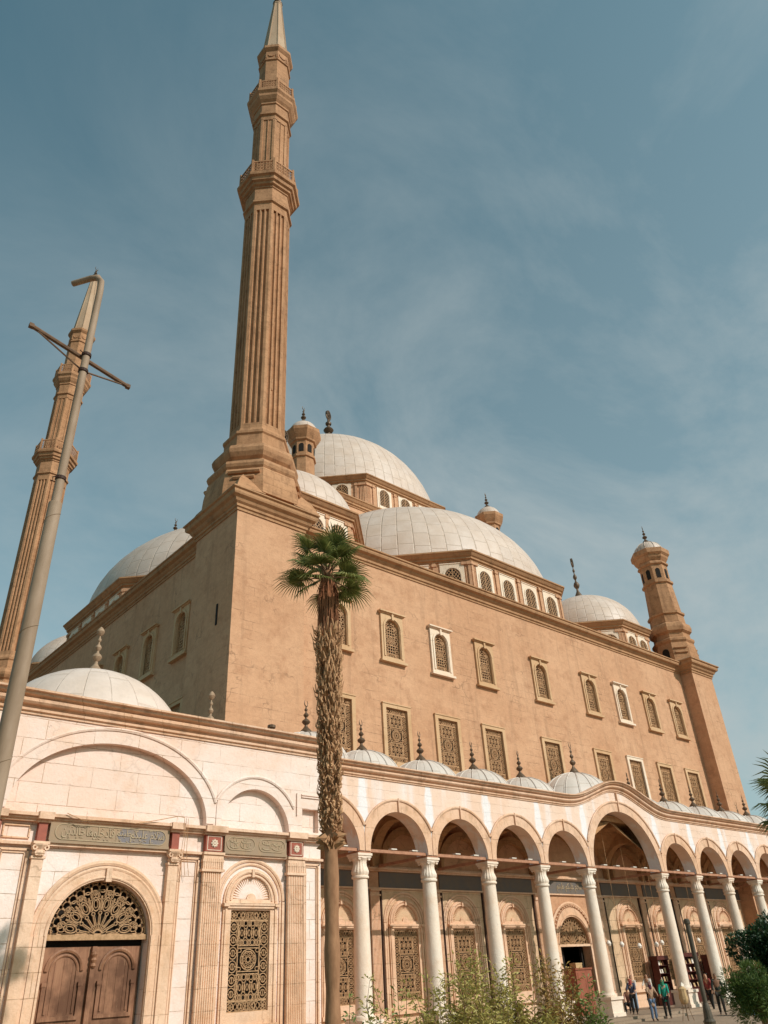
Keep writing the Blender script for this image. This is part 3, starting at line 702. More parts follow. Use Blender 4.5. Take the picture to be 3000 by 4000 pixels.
# four turrets at the corners of the block
def turret(cx, cy):
    mb = MB(); s8 = 1/cos(pi/8)
    pr = [(1.5, 0), (1.5, .9), (1.35, 1.2), (1.12, 1.6), (1.12, 1.9), (1.22, 1.95), (1.22, 2.1), (1.1, 2.15), (1.1, 3.7), (1.24, 3.75), (1.24, 3.95), (1.1, 4.0), (1.1, 5.35), (1.28, 5.45), (1.3, 5.6), (1.5, 5.9), (1.72, 6.3), (1.74, 6.6), (1.3, 6.75)]
    mb.lathe([(a*s8*.83, b) for a, b in pr], 8, cx, cy, 36.0, rot=pi/8)
    t = P(mb, 'turret', MINS, hall)
    for q in range(8):
        a = q*pi/4; mbw = MB(); mbw.prism(hole_arch(0, 0, .2, .62), -.02, .1)
        o = link(mbw.mesh('opening', DRK), 'opening', t, (cx+.925*cos(a), cy+.925*sin(a), 40.25), a+pi/2)
    o = link(dome_mb(1.25, 1.25, 24, 8).mesh('turret_dome', D_TUR, True), 'turret_dome', t, (cx, cy, 42.6))
    link(finial(1.95, fr_t).mesh('finial', FIN, True) if False else finial(1.95).mesh('finial', FIN, True), 'finial', t, (cx, cy, 43.8))
for sx, yy in ((-1, 15.9), (1, 15.9), (-1, 39.3), (1, 39.3)): turret(sx*11.75, yy)
# corner tower bases: left (under the minaret) and right
TCOR = [(0, -.45), (.06, -.45), (.06, -.3), (.14, -.26), (.14, -.12), (.26, -.02), (.34, .14), (.5, .24), (.54, .34), (.54, .5), (.64, .56), (.64, .64), (.1, .95), (0, .95)]
def tower_base(x0, y0, x1, y1, zt):
    mb = MB(); mb.box(x0, y0, 0, x1, y1, zt); t = P(mb, 'corner_tower', TAN, hall)
    mb = MB(); mb.cornice(TCOR, [(x0, y1), (x0, y0), (x1, y0), (x1, y1)], zt); mb.box(x0, y0, zt-.2, x1, y1, zt+.9); link(mb.mesh('cornice', TANM), 'cornice', t)
    return t
tower_base(-24.75, 3.48, -20.4, 7.85, 24.45); tower_base(-24.75, 47.35, -20.4, 51.7, 24.45)
tower_base(20.15, 2.95, 23.55, 7.3, 24.15)
mb = MB(); mb.box(0, 0, 0, .05, .16, 1.15); P(mb, 'slit', DRK, hall, (-24.78, 4.85, 17.9)); 
# octagonal stub tower at the right corner
def stub(cx, cy):
    s8 = 1/cos(pi/8); mb = MB()
    pr = [(1.75, 0), (1.72, 1.3), (1.62, 1.9), (1.74, 2.1), (1.74, 2.3), (1.5, 2.45), (1.5, 2.85), (1.72, 3.05), (1.78, 3.4), (1.7, 3.75), (1.45, 3.95), (1.42, 4.7), (1.56, 4.8), (1.56, 5.0), (1.36, 5.05), (1.2, 8.0), (1.35, 8.1), (1.35, 8.3), (1.18, 8.35), (1.18, 10.0), (1.34, 10.1), (1.34, 10.25), (1.22, 10.4), (1.45, 10.75), (1.5, 10.95), (1.68, 11.15), (1.7, 11.6), (1.3, 11.75)]
    mb.lathe([(a*s8, b) for a, b in pr], 8, cx, cy, 25.0, rot=pi/8)
    for i in range(4):
        for dz in (.9, 1.35): k = len(mb.v); mb.tube([(-.55, -1.78, dz), (.55, -1.78, dz)], .08, 6); mb.xf(Matrix.Translation((cx, cy, 25.0)) @ Matrix.Rotation(radians(45+90*i), 4, 'Z'), k)
    t = P(mb, 'stub_tower', MINS, hall)
    for q in range(8):
        a = q*pi/4; mbw = MB(); mbw.prism(hole_arch(0, 0, .2, .8), -.02, .1); link(mbw.mesh('opening', DRK), 'opening', t, (cx+1.19*cos(a), cy+1.19*sin(a), 33.6), a+pi/2)
    mbw = MB(); mbw.prism(hole_arch(0, 0, .32, .9), -.02, .2); link(mbw.mesh('opening', DRK), 'opening', t, (cx-1.75, cy, 25.2), -pi/2)
    link(dome_mb(1.42, 1.35, 24, 8, 10).mesh('turret_dome', D_TUR, True), 'turret_dome', t, (cx, cy, 36.6))
    link(finial(2.0).mesh('finial', FIN, True), 'finial', t, (cx, cy, 37.9))
stub(22.0, 4.9)

# ------------------------------------------------------------------ minarets
def minaret(name, cx, cy, label, z0=25.3):
    m = thing(name, (cx, cy, z0), label, 'minaret', 'slender pencil minarets')
    s8 = 1.0
    mb = MB(); R0 = 1.70
    # square to octagon base
    pr = [(2.96, 0), (2.9, .8), (2.74, 1.75), (2.66, 1.85), (2.76, 1.98), (2.82, 2.15), (2.76, 2.35), (2.55, 2.45), (2.3, 2.52), (2.26, 2.75), (2.42, 2.9), (2.56, 3.15), (2.6, 3.4), (2.5, 3.65), (2.3, 3.8), (2.04, 3.88), (1.98, 4.0), (1.96, 4.75), (2.05, 4.85), (2.05, 5.02), (1.86, 5.12), (R0+.06, 5.3), (R0+.02, 5.42)]
    mb.lathe(pr, 8, 0, 0, 0, rot=pi/8)
    for i in range(4):
        k = len(mb.v); h = 2.45
        mb.add([(2.74, 2.74, -.2), (2.74, .9, -.1), (.9, 2.74, -.1), (2.4, 2.4, .6), (1.95, 1.95, 1.25)], [(0, 1, 3), (2, 0, 3), (1, 4, 3), (4, 2, 3)]); mb.xf(Matrix.Rotation(i*pi/2, 4, 'Z'), k)
        for dz, ln in ((1.1, .6), (1.5, .9)):
            k = len(mb.v); mb.tube([(-ln, -2.66, dz), (ln, -2.66, dz)], .13, 6); mb.xf(Matrix.Rotation(pi/4+i*pi/2, 4, 'Z'), k)
    P(mb, 'base', MINS, m, (cx, cy, z0))
    # fluted shaft
    cs = []
    for i in range(8):
        a0 = -pi/8+i*pi/4; a1 = a0+pi/4; p0 = Vector((R0*cos(a0), R0*sin(a0))); p1 = Vector((R0*cos(a1), R0*sin(a1))); mid = (p0+p1)/2; nrm = mid.normalized()
        cs.append(p0)
        for c in (.24, .5, .76):
            for du, dd in ((-.095, 0), (-.085, .08), (-.045, .15), (0, .17), (.045, .15), (.085, .08), (.095, 0)): cs.append(p0.lerp(p1, c+du)-nrm*dd)
    zb, zt = 5.4, 26.3
    mb = MB(); n = len(cs)
    mb.add([(p.x, p.y, z) for z in (zb+.4, zt-.6) for p in cs], [(i, (i+1) % n, n+(i+1) % n, n+i) for i in range(n)])
    mb.lathe([(R0, zb-.1), (R0, zb+.4)], 8, rot=pi/8); mb.lathe([(R0, zt-.6), (R0, zt+.1)], 8, rot=pi/8)
    mb.box(-.12, -R0*.93, 8.6, -.02, -1.3, 9.5); 
    P(mb, 'shaft', MINS, m, (cx, cy, z0))
    def oc(name, prof, zz, rail=None): 
        mb = MB(); mb.lathe(prof, 8, 0, 0, zz, rot=pi/8); o = P(mb, name, MINS, m, (cx, cy, z0))
        if rail:
            R, zr, h = rail; mb = MB(); half = R*sin(pi/8); ap = R*cos(pi/8)
            for i in range(8):
                k = len(mb.v)
                mb.box(-half, -ap, 0, half, -ap+.07, .16); mb.box(-half, -ap, h-.14, half, -ap+.09, h)
                mb.box(half-.12, -ap-.03, 0, half+.04, -ap+.11, h+.18); mb.box(-half-.04, -ap-.03, 0, -half+.12, -ap+.11, h+.18)
                nn = 6; cw = (2*half-.3)/nn
                for q in range(nn):
                    cx_ = -half+.15+cw*(q+.5)
                    for zz_ in (.32, .62, .92):
                        if zz_ < h-.2: mb.ring(cx_, zz_*h/1.25, cw*.5, .15, .035, -ap+.01, -ap+.05, 8)
                    mb.bar(cx_-cw/2, .1, cx_-cw/2, h-.1, .04, -ap+.01, -ap+.05)
                mb.xf(Matrix.Translation((0, 0, zr)) @ Matrix.Rotation(i*pi/4, 4, 'Z'), k)
            link(mb.mesh('railing', MINS), 'railing', o)
        return o
    oc('balcony', [(R0, 0), (1.86, .1), (1.86, .3), (1.72, .38), (1.72, 1.72), (1.8, 1.76), (1.8, 1.9), (1.98, 2.0), (2.02, 2.2), (2.18, 2.28), (2.24, 2.58), (2.42, 2.68), (2.46, 2.95), (2.34, 3.0), (2.34, 3.08), (1.4, 3.1)], 26.4, (2.26, 29.45, 1.4))
    R1 = 1.5
    cs = []
    for i in range(8):
        a0 = -pi/8+i*pi/4; a1 = a0+pi/4; p0 = Vector((R1*cos(a0), R1*sin(a0))); p1 = Vector((R1*cos(a1), R1*sin(a1))); nrm = ((p0+p1)/2).normalized()
        cs.append(p0); 
        for u, dd in ((.16, 0), (.17, .07), (.47, .07), (.48, 0), (.52, 0), (.53, .07), (.83, .07), (.84, 0)): cs.append(p0.lerp(p1, u)-nrm*dd)
    mb = MB(); n = len(cs); z1, z2 = 29.4, 37.5
    mb.add([(p.x, p.y, z) for z in (z1, z2) for p in cs], [(i, (i+1) % n, n+(i+1) % n, n+i) for i in range(n)]); mb.lathe([(R1, 37.4), (R1, 38.1)], 8, rot=pi/8)
    P(mb, 'middle_shaft', MINS, m, (cx, cy, z0))
    oc('balcony', [(R1, 0), (1.66, .1), (1.66, .3), (1.52, .38), (1.52, 1.55), (1.62, 1.6), (1.62, 1.8), (1.8, 2.0), (1.98, 2.3), (2.0, 2.55), (2.18, 2.8), (2.2, 3.1), (2.1, 3.15), (1.2, 3.18)], 37.95, (2.02, 41.1, 1.3))
    oc('upper_shaft', [(1.32, 0), (1.32, 5.7), (1.44, 5.78), (1.44, 5.95), (1.33, 6.0), (1.37, 7.2), (1.5, 7.35), (1.62, 7.5), (1.64, 7.8), (1.3, 7.9)], 40.95)
    # swags under the spire
    mb = MB()
    for i in range(8):
        k = len(mb.v); ap = 1.34*cos(pi/8)
        mb.ring(0, .95, .36, .42, .1, -ap-.07, -ap, 10, pi, 2*pi); mb.bar(-.45, 1.0, -.45, .35, .1, -ap-.06, -ap); mb.bar(.45, 1.0, .45, .35, .1, -ap-.06, -ap)
        mb.xf(Matrix.Translation((cx, cy, z0+46.75)) @ Matrix.Rotation(i*pi/4, 4, 'Z'), k)
    P(mb, 'swag', MINS, m)
    mb = MB(); mb.lathe([(1.22, 0), (1.18, .35), (.40, 9.9), (.46, 10.02), (.46, 10.15), (.3, 10.3)], 8, rot=pi/8)
    for i in range(8):
        a = pi/8+i*pi/4; mb.tube([(1.2*cos(a), 1.2*sin(a), .3), (.41*cos(a), .41*sin(a), 9.9)], .045, 4)
        mb.ring(0, 0, .13, .16, .04, 0, .03, 8); k = len(mb.v)-32; mb.xf(Matrix.Rotation(i*pi/4, 4, 'Z') @ Matrix.Translation((0, -1.45, .1)), k)
    sp = P(mb, 'spire', D_SPI, m, (cx, cy, z0+48.8))
    link(finial(2.6).mesh('finial', FIN, True), 'finial', sp, (0, 0, 10.25))
D_SPI = stone('spire_lead', (.44, .31, .215), (.50, .375, .27), (.33, .21, .13), 3, 2.5, .25, .6, crack=.1)
minaret('minaret', -22.45, 5.65, 'tall near octagonal minaret rising from the front corner above the fan palm')
minaret('minaret', -22.45, 49.5, 'farther thinner minaret standing behind the bent steel pole at left')

# ------------------------------------------------------------------ arcade along the hall
arcade = thing('arcade', (0, 0, 0), 'pale alabaster arcade of round arches on columns with a raised curved centre', 'arcade')
V0 = [-23.645+4*i for i in range(6)]+[3.645+4*i for i in range(6)]
BAYS = [(V0[i]+2, 2.0) for i in range(5)]+[(0, 3.645)]+[(V0[6+i]+2, 2.0) for i in range(5)]
ZSP = 7.05; ZTOP = 10.05
def bump_(x):
    x = abs(x); K = [(0, 1.22), (.6, 1.19), (1.2, 1.05), (1.75, .86), (2.3, .66), (2.86, .47), (3.4, .28), (4.06, .12), (4.6, .04), (5.3, 0)]
    if x >= 5.3: return 0
    for (a, b), (c, d_) in zip(K, K[1:]):
        if a <= x <= c: t = (x-a)/(c-a); return b+(d_-b)*t
    return 0
xs = [V0[0]]+[-5.6+.28*i for i in range(41)]+[V0[-1]+.3]
top = [(x, ZTOP+bump_(x)) for x in xs]
outer = list(reversed(top)); outer = top[::-1]
bot = [(V0[0], ZSP)]
for cx, hw in BAYS:
    ri = hw-.3; rz = 1.7 if hw < 3 else 3.12
    a = arc(cx, ZSP, ri, rz, pi, 0, 20 if hw < 3 else 30); bot += a
bot.append((V0[-1]+.3, ZSP))
cl = [bot[0]]
for p in bot[1:]:
    if math.hypot(p[0]-cl[-1][0], p[1]-cl[-1][1]) > 1e-4: cl.append(p)
mb = MB(); mb.prism(cl+outer, 0, .75); P(mb, 'arch_wall', ALS, arcade)
mb = MB()
for cx, hw in BAYS:
    c = hw > 3; ri, rz = (1.7, 1.7) if not c else (3.345, 3.12); ro, zo = (2.22, 2.22) if not c else (3.86, 3.66)
    archband(mb, cx, ZSP, ri, rz, ro-.05, zo-.05, hw-.02, -.035, 0, 28)
    archtube(mb, cx, ZSP, ro, zo, hw-.03, -.03, .055, 40)
    mb.box(cx-.03, -.12, ZSP+rz, cx+.03, -.03, ZSP+zo+.06)
P(mb, 'archivolt', ALM, arcade)
PCOR = [(0, 0), (.05, 0), (.05, .05), (.11, .08), (.11, .13), (.07, .15), (.09, .19), (.2, .22), (.25, .27), (.25, .34), (.2, .37), (.26, .4), (.36, .43), (.38, .5), (.47, .52), (.47, .57), (0, .6)]
xs2 = [V0[0]+.02]+[-5.8+.145*i for i in range(81)]+[V0[-1]+.3]
def bs(x): return (bump_(x-.15)+bump_(x)+bump_(x+.15)+bump_(x-.3)+bump_(x+.3))/5
fr = []
for i, x in enumerate(xs2):
    s_ = (bs(x+.05)-bs(x-.05))/.1; l = sqrt(1+s_*s_); fr.append(((x, 0, ZTOP+bs(x)), (0, -1, 0), (-s_/l, 0, 1/l)))
mb = MB(); mb.sweep(PCOR, fr); P(mb, 'cornice', ALM, arcade)
mb = MB(); mb.box(-.025, -.12, ZTOP+.7, .025, -.005, ZTOP+1.2); P(mb, 'keystone', ALM, arcade)
# roof slab with holes under the domes; side and back ribs
mb = MB()
loops = [[(V0[0], .76), (V0[-1]+.3, .76), (V0[-1]+.3, D0-.01), (V0[0], D0-.01)]]+[[(cx+1.45*(1.5 if hw > 3 else 1)*cos(a_), 2.4+1.45*sin(a_)) for a_ in [2*pi*i/20 for i in range(20)]] for cx, hw in BAYS]
k = len(mb.v); wall(mb, loops[0], loops[1:], 0, .35); mb.xf(Matrix(((1, 0, 0, 0), (0, 0, 1, 0), (0, -1, 0, 10.1), (0, 0, 0, 1))), k)
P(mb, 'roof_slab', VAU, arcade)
mb = MB()
for i, x in enumerate(V0):
    k = len(mb.v); half = (D0-.76)/2; zc_ = ZSP
    pts = [(-half, 9.74), (-half, zc_)]+arc(0, zc_, half-.02, half+.25, pi, 0, 16)+[(half, zc_), (half, 9.74)]
    cl = [pts[0]]
    for p in pts[1:]:
        if math.hypot(p[0]-cl[-1][0], p[1]-cl[-1][1]) > .005: cl.append(p)
    mb.prism(cl[::-1], -.27, .27); mb.xf(Matrix.Translation((x, .76+half, 0)) @ Matrix.Rotation(pi/2, 4, 'Z'), k)
for cx, hw in BAYS:
    archband(mb, cx, ZSP, hw-.42, (1.58 if hw < 3 else 2.95), hw-.05, (1.95 if hw < 3 else 3.2), hw-.27, D0-.3, D0-.01, 24)
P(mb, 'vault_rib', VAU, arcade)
mb = MB()
for cx, hw in BAYS:   # pendentives
    sx = hw-.27
    for a in (-1, 1):
        for b in (-1, 1):
            n = 8; vs = []; fs = []
            cy = 2.4; yb = D0 if b > 0 else .76; xc = cx+a*sx
            for i in range(n+1):
                t = i/n
                th = t*pi/2; rr_ = 1.45; ex = cx+a*rr_*(1.5 if hw > 3 else 1)*cos(th); ey = cy+b*rr_*sin(th)
                ex2 = xc if t < .5 else xc+(cx-xc)*(t-.5)*2; ey2 = cy+(yb-cy)*min(1, t*2)
                zz = 7.3+1.6*(abs(t-.5)*2)
                vs += [(ex, ey, 9.76), (ex2, ey2, zz+.8)]
            for i in range(n): fs.append((i*2, i*2+1, i*2+3, i*2+2))
            mb.add(vs, fs)
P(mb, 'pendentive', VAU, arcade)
# columns
def column_mb():
    mb = MB()
    mb.box(-.47, -.47, .22, .47, .47, .95); mb.box(-.53, -.53, .22, .53, .53, .38); mb.box(-.54, -.54, .93, .54, .54, 1.06)
    mb.lathe([(.42, 1.06), (.44, 1.12), (.42, 1.18), (.37, 1.2), (.36, 1.26)], 24)
    mb.lathe([(.345, 1.26), (.35, 2.2), (.34, 3.4), (.318, 5.0), (.30, 6.0)], 24)
    mb.lathe([(.31, 5.99), (.36, 6.01), (.375, 6.06), (.36, 6.1), (.32, 6.12)], 24)
    n = 48; pr = [(.32, 6.12), (.365, 6.19), (.375, 6.27), (.34, 6.38), (.29, 6.5), (.285, 6.62), (.31, 6.7), (.36, 6.76), (.36, 6.8)]; vs = []; fs = []
    for j, (r, z) in enumerate(pr):
        for i in range(n):
            q = r*(1-.07*(i % 3 == 0)*(1 if 0 < j < 7 else 0)); a = 2*pi*i/n; vs.append((q*cos(a), q*sin(a), z))
    for j in range(len(pr)-1):
        for i in range(n): fs.append((j*n+i, j*n+(i+1) % n, (j+1)*n+(i+1) % n, (j+1)*n+i))
    mb.add(vs, fs)
    for a in range(4):
        for b in (-1, 1):
            k = len(mb.v); mb.ring(.26*b, 6.745, .06, .05, .035, -.33, -.26, 10); mb.xf(Matrix.Rotation(a*pi/2, 4, 'Z'), k)
    mb.box(-.355, -.355, 6.79, .355, .355, 6.87); mb.box(-.39, -.39, 6.87, .39, .39, 6.96)
    return mb
cme = column_mb().mesh('column', COLM, True)
ime = MB().box(-.33, -.36, 6.96, .33, .36, 7.05).mesh('impost', TIE)
for i, x in enumerate(V0[1:], 1):
    c = link(cme, 'column', arcade, (x, .37, 0)); link(ime, 'impost', c)
# tie beams
for i, (cx, hw) in enumerate(BAYS):
    mb = MB(); mb.box(cx-hw+.33, .1, 7.03, cx+hw-.33, .24, 7.15); P(mb, 'tie_beam', TIE, arcade)
    mb = MB(); mb.box(V0[i]-.07, .75, 7.0, V0[i]+.07, D0-.3, 7.12); P(mb, 'tie_beam', TIE, arcade)
# domes on the arcade
for i, (cx, hw) in enumerate(BAYS):
    x, y = (cx, 2.4)
    if i == 0: x, y = -21.3, 2.0
    if hw < 3: dome(arcade, 'dome', x, y, 10.62 if i == 0 else 10.35, 1.98, 1.62, D_POR, 1.65, n=40, ribs=14)
    else: dome(arcade, 'dome', x, 2.6, 10.35, 3.25, 2.55, D_POR, 2.0, n=48, ribs=18).scale = (1, .66, 1)
mb = MB(); mb.box(V0[0]+.01, -1.0, .008, V0[-1]+.6, D0-.02, .22); mb.box(V0[0]+.02, -1.35, .008, V0[-1]+.7, -1.01, .11); P(mb, 'floor', PAVE, arcade)
# inner wall dressings: string courses, frieze panels, pilasters, dark pipes
mb = MB(); y = D0
mb.box(V0[0], y-.16, 6.86, V0[-1], y-.01, 6.93); mb.box(V0[0], y-.26, 6.93, V0[-1], y-.01, 7.02); mb.box(V0[0], y-.1, 7.02, V0[-1], y-.01, 7.1); mb.box(V0[0], y-.12, 6.08, V0[-1], y-.012, 6.15)
mb.box(V0[0], y-.14, .22, -2.9, y-.013, .85); mb.box(1.1, y-.14, .22, V0[-1], y-.013, .85)
P(mb, 'string_course', ALD, arcade)
def fpil(mb, cx, y, z0, z1, w=.56, n=7):
    mb.box(cx-w/2, y-.1, z0, cx+w/2, y-.002, z1); r = w/(2*n+2)
    for i in range(n):
        x = cx-w/2+w*(i+.5)/n; mb.lathe([(r, z0+.25), (r, z1-.35)], 6, x, y-.1, 0)
    for a, b, o in ((z1-.3, z1-.22, .16), (z1-.08, z1, .2), (z0, z0+.2, .16)): mb.box(cx-w/2-.05, y-o, a, cx+w/2+.05, y-.003, b)
    return mb
PX = [-19.95, -15.83, -11.75, -7.9, -3.7, 2.3, 6.9, 10.9, 14.9, 18.9, 22.6]
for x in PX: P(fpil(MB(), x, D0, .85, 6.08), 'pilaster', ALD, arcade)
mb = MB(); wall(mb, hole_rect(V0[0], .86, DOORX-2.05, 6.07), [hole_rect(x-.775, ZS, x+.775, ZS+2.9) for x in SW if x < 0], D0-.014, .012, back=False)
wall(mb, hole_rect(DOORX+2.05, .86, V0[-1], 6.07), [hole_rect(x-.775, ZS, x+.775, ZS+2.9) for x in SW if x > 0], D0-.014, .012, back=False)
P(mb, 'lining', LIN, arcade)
mb = MB()
for a, b in zip(PX, PX[1:]): mb.box(a+.34, D0-.06, 6.16, b-.34, D0-.008, 6.84)
P(mb, 'frieze_panel', BLDK, arcade)
for x in PX:
    for s_ in (-.4, .4): mb = MB(); mb.box(x+s_-.04, D0-.1, .86, x+s_+.04, D0-.02, 6.05); P(mb, 'pipe', PIPE, arcade)
mb = MB(); mb.box(V0[-1]+.1, .8, .22, V0[-1]+.5, D0-.05, 10.0)  # closing wall pier
mb2 = MB(); k = 0; wall(mb2, hole_rect(0, .22, D0-.78, 10.0), [hole_arch(1.62, .23, 1.25, 6.6)], 0, .45); mb2.xf(Matrix.Translation((V0[-1]+.55, .76, 0)) @ Matrix.Rotation(pi/2, 4, 'Z'))
P(mb2, 'end_wall', ALD, arcade)

# Arabic lettering set from presentation forms (right to left, joined)
def text_mesh(s, height, depth, name):
    cu = bpy.data.curves.new(name, 'FONT'); cu.body = s[::-1]; cu.size = 1; cu.extrude = .5; cu.resolution_u = 2
    o = bpy.data.objects.new(name, cu); COL.objects.link(o); bpy.context.view_layer.update()
    me = bpy.data.meshes.new_from_object(o.evaluated_get(bpy.context.evaluated_depsgraph_get())); bpy.data.objects.remove(o); me.materials.clear()
    co = [v.co.copy() for v in me.vertices]; x0, x1 = min(c.x for c in co), max(c.x for c in co); y0, y1 = min(c.y for c in co), max(c.y for c in co)
    return me, x0, x1, y0, y1
def put_text(s, cx, cz, w, h, y, depth, parent, mat, name='inscription'):
    me, x0, x1, y0, y1 = text_mesh(s, 1, 1, name)
    for v in me.vertices:
        a, b, c = v.co; v.co = (((a-x0)/(x1-x0)-.5)*w, (-.5 if c > 0 else .5)*depth, ((b-y0)/(y1-y0)-.5)*h)
    me.materials.append(mat); o = bpy.data.objects.new(name, me); COL.objects.link(o); o.parent = parent
    pw = WL.get(parent.name); o.location = Vector((cx, y, cz))-(pw if pw is not None else Vector()); me.flip_normals(); return o
# سلام عليكم طبتم فادخلوها خالدين
T_SALAM = '\uFEB3\uFEFC\uFEE1 \uFECB\uFEE0\uFEF4\uFEDC\uFEE2'
T_TIBT = '\uFEC3\uFE92\uFE98\uFEE2'
T_FAD = '\uFED3\uFE8E\uFEA9\uFEA7\uFEE0\uFEEE\uFEEB\uFE8E'
T_KHA = '\uFEA7\uFE8E\uFEDF\uFEAA\uFEF3\uFEE6'
put_text(T_SALAM+' '+T_TIBT, DOORX+.3, 6.5, 2.4, .5, D0-.07, .03, arcade, LET)

# ------------------------------------------------------------------ courtyard wall at left with the wooden door
FY = -1.965
court = thing('courtyard_wall', (-31, FY, 0), 'pink white alabaster courtyard wall with blind arches left of the fan palm', 'wall')
X0, X1 = -44.0, -23.35
mb = MB()
A1, A2 = -31.65, -26.35
wall(mb, hole_rect(X0, 7.0, X1, 10.12), [[(A1+3.31, 7.02)]+arc(A1, 7.2, 3.31, 2.24, 0, pi, 30)+[(A1-3.31, 7.02)], [(A2+1.45, 7.02)]+arc(A2, 7.07, 1.45, 1.45, 0.0, pi, 20)[0:]+[(A2-1.45, 7.02)], hole_rect(-24.3, 7.2, -23.352-.2, 8.02), [(-37+1.45, 7.02)]+arc(-37, 7.07, 1.45, 1.45, 0, pi, 20)+[(-37-1.45, 7.02)]], FY, .24, back=False)
mb.box(X0, FY+.24, 6.9, X1, FY+.6, 10.3)
# lower wall, recessed, with door and window openings
wall(mb, hole_rect(X0, 0, X1, 7.0), [hole_arch(-31.55, .02, 1.56, 3.86, 1.5, 24), hole_rect(A2-.775, 1.68, A2+.775, 4.6)], FY+.14, .5)
mb.box(X1-.5, FY+.65, 0, X1-.02, D0-.02, 10.3); mb.box(X0, D0-.6, 0, X1-.55, D0-.02, 10.2)
P(mb, 'wall', ALA, court)
mb = MB(); loopsR = hole_rect(X0, FY+.6, X1, D0-.62); k = 0; wall(mb, loopsR, [], 0, .3); mb.xf(Matrix(((1, 0, 0, 0), (0, 0, 1, 0), (0, -1, 0, 10.35), (0, 0, 0, 1)))); 
mb = MB(); mb.box(X0, FY+.6, 10.05, X1-.02, D0-.05, 10.34); P(mb, 'roof', VAU, court)
mb = MB()
archband(mb, A1, 7.2, 3.31, 2.24, 3.72, 2.66, 3.6, FY-.034, FY, 44); archtube(mb, A1, 7.2, 3.75, 2.71, 3.62, FY-.02, .055, 56)
archband(mb, A2, 7.07, 1.45, 1.45, 1.84, 1.84, 1.62, FY-.03, FY, 30); archtube(mb, A2, 7.07, 1.88, 1.88, 1.64, FY-.02, .055, 40)
archband(mb, -37, 7.07, 1.45, 1.45, 1.84, 1.84, 1.74, FY-.03, FY, 30); archtube(mb, -37, 7.07, 1.88, 1.88, 1.74, FY-.02, .055, 40)
for z in (8.42, 8.5): mb.box(-24.35, FY-.05, z, X1, FY, z+.04)
mb.box(-24.58, FY-.06, 7.75, -24.54, FY, 8.55)
P(mb, 'archivolt', ALA, court)
BCOR = [(0, 0), (.05, 0), (.05, .07), (.12, .1), (.12, .17), (.07, .2), (.1, .25), (.24, .28), (.3, .34), (.3, .43), (.24, .47), (.3, .5), (.4, .53), (.42, .6), (.52, .62), (.52, .68), (0, .72)]
mb = MB(); mb.cornice(BCOR, [(X0, FY), (X1, FY), (X1, .3)], 9.98, closed=False); P(mb, 'cornice', ALM, court)
# entablature at z 6.9 - 7.1 stepping out over pilasters
mb = MB()
mb.box(X0, FY-.1, 6.93, X1+.02, FY+.14, 7.0); mb.box(X0, FY-.2, 7.0, X1+.04, FY+.14, 7.09); mb.box(X0, FY-.04, 6.87, X1+.01, FY+.14, 6.93); mb.box(X0, FY-.03, 6.22, X1+.01, FY+.14, 6.30); 
PIL = [(-24.60, .74, True), (-28.0, .76, True), (-29.45, .38, False), (-33.78, .38, False), (-35.3, .76, True), (-38.7, .76, True)]
for x, w_, f in PIL: mb.box(x-w_/2-.04, FY-.25, 6.92, x+w_/2+.04, FY+.1, 7.12); mb.box(x-w_/2-.01, FY-.12, 6.84, x+w_/2+.01, FY+.1, 6.92)
P(mb, 'string_course', ALM, court)
for x, w_, f in PIL:
    mb = MB()
    if f:
        fpil(mb, x, FY+.05, .3, 6.3, w_-.06, 9)
        mb.box(x-w_/2, FY-.1, 5.76, x+w_/2, FY+.05, 6.22); mb.box(x-w_/2-.05, FY-.14, 5.7, x+w_/2+.05, FY+.05, 5.78)
        for i in range(9): mb.bar(x-w_/2+.06+i*(w_-.12)/8, 5.8, x-w_/2+.06+i*(w_-.12)/8, 6.1, .03, FY-.12, FY-.1)
    else:
        mb.box(x-w_/2+.02, FY-.06, .3, x+w_/2-.02, FY+.14, 5.85); mb.box(x-w_/2-.02, FY-.1, 5.85, x+w_/2+.02, FY+.1, 5.92)
        # leafy capital
        mb.lathe([(.16, 5.92), (.2, 6.0), (.17, 6.08), (.26, 6.2), (.27, 6.24)], 8, x, FY-.02, 0)
        for s_ in (-1, 1):
            mb.ring(x+s_*.17, 6.14, .08, .08, .045, FY-.2, FY-.05, 8); mb.ring(x+s_*.09, 6.0, .06, .08, .035, FY-.18, FY-.08, 8)
        mb.box(x-w_/2-.05, FY-.2, 6.24, x+w_/2+.05, FY+.1, 6.31)
    p = P(mb, 'pilaster', ALD, court)
    mb = MB(); mb.box(x-w_/2+.06, FY-.08, 6.33, x+w_/2-.06, FY+.1, 6.84); r = link(mb.mesh('red_block', REDP), 'red_block', p)
    if f:
        mb = MB(); n_ = .2; mb.ring(x, 6.585, .1, .1, .035, FY-.12, FY-.08, 12); mb.ring(x, 6.585, .045, .045, .03, FY-.13, FY-.08, 8)
        for q in range(8): mb.ring(x+.105*cos(q*pi/4), 6.585+.105*sin(q*pi/4), .03, .03, .015, FY-.11, FY-.08, 6)
        for a in (6.37, 6.8): mb.bar(x-w_/2+.12, a, x+w_/2-.12, a, .018, FY-.09, FY-.08)
        for a in (-1, 1): mb.bar(x+a*(w_/2-.12), 6.37, x+a*(w_/2-.12), 6.8, .018, FY-.09, FY-.08)
        link(mb.mesh('rosette', WHT), 'rosette', p)
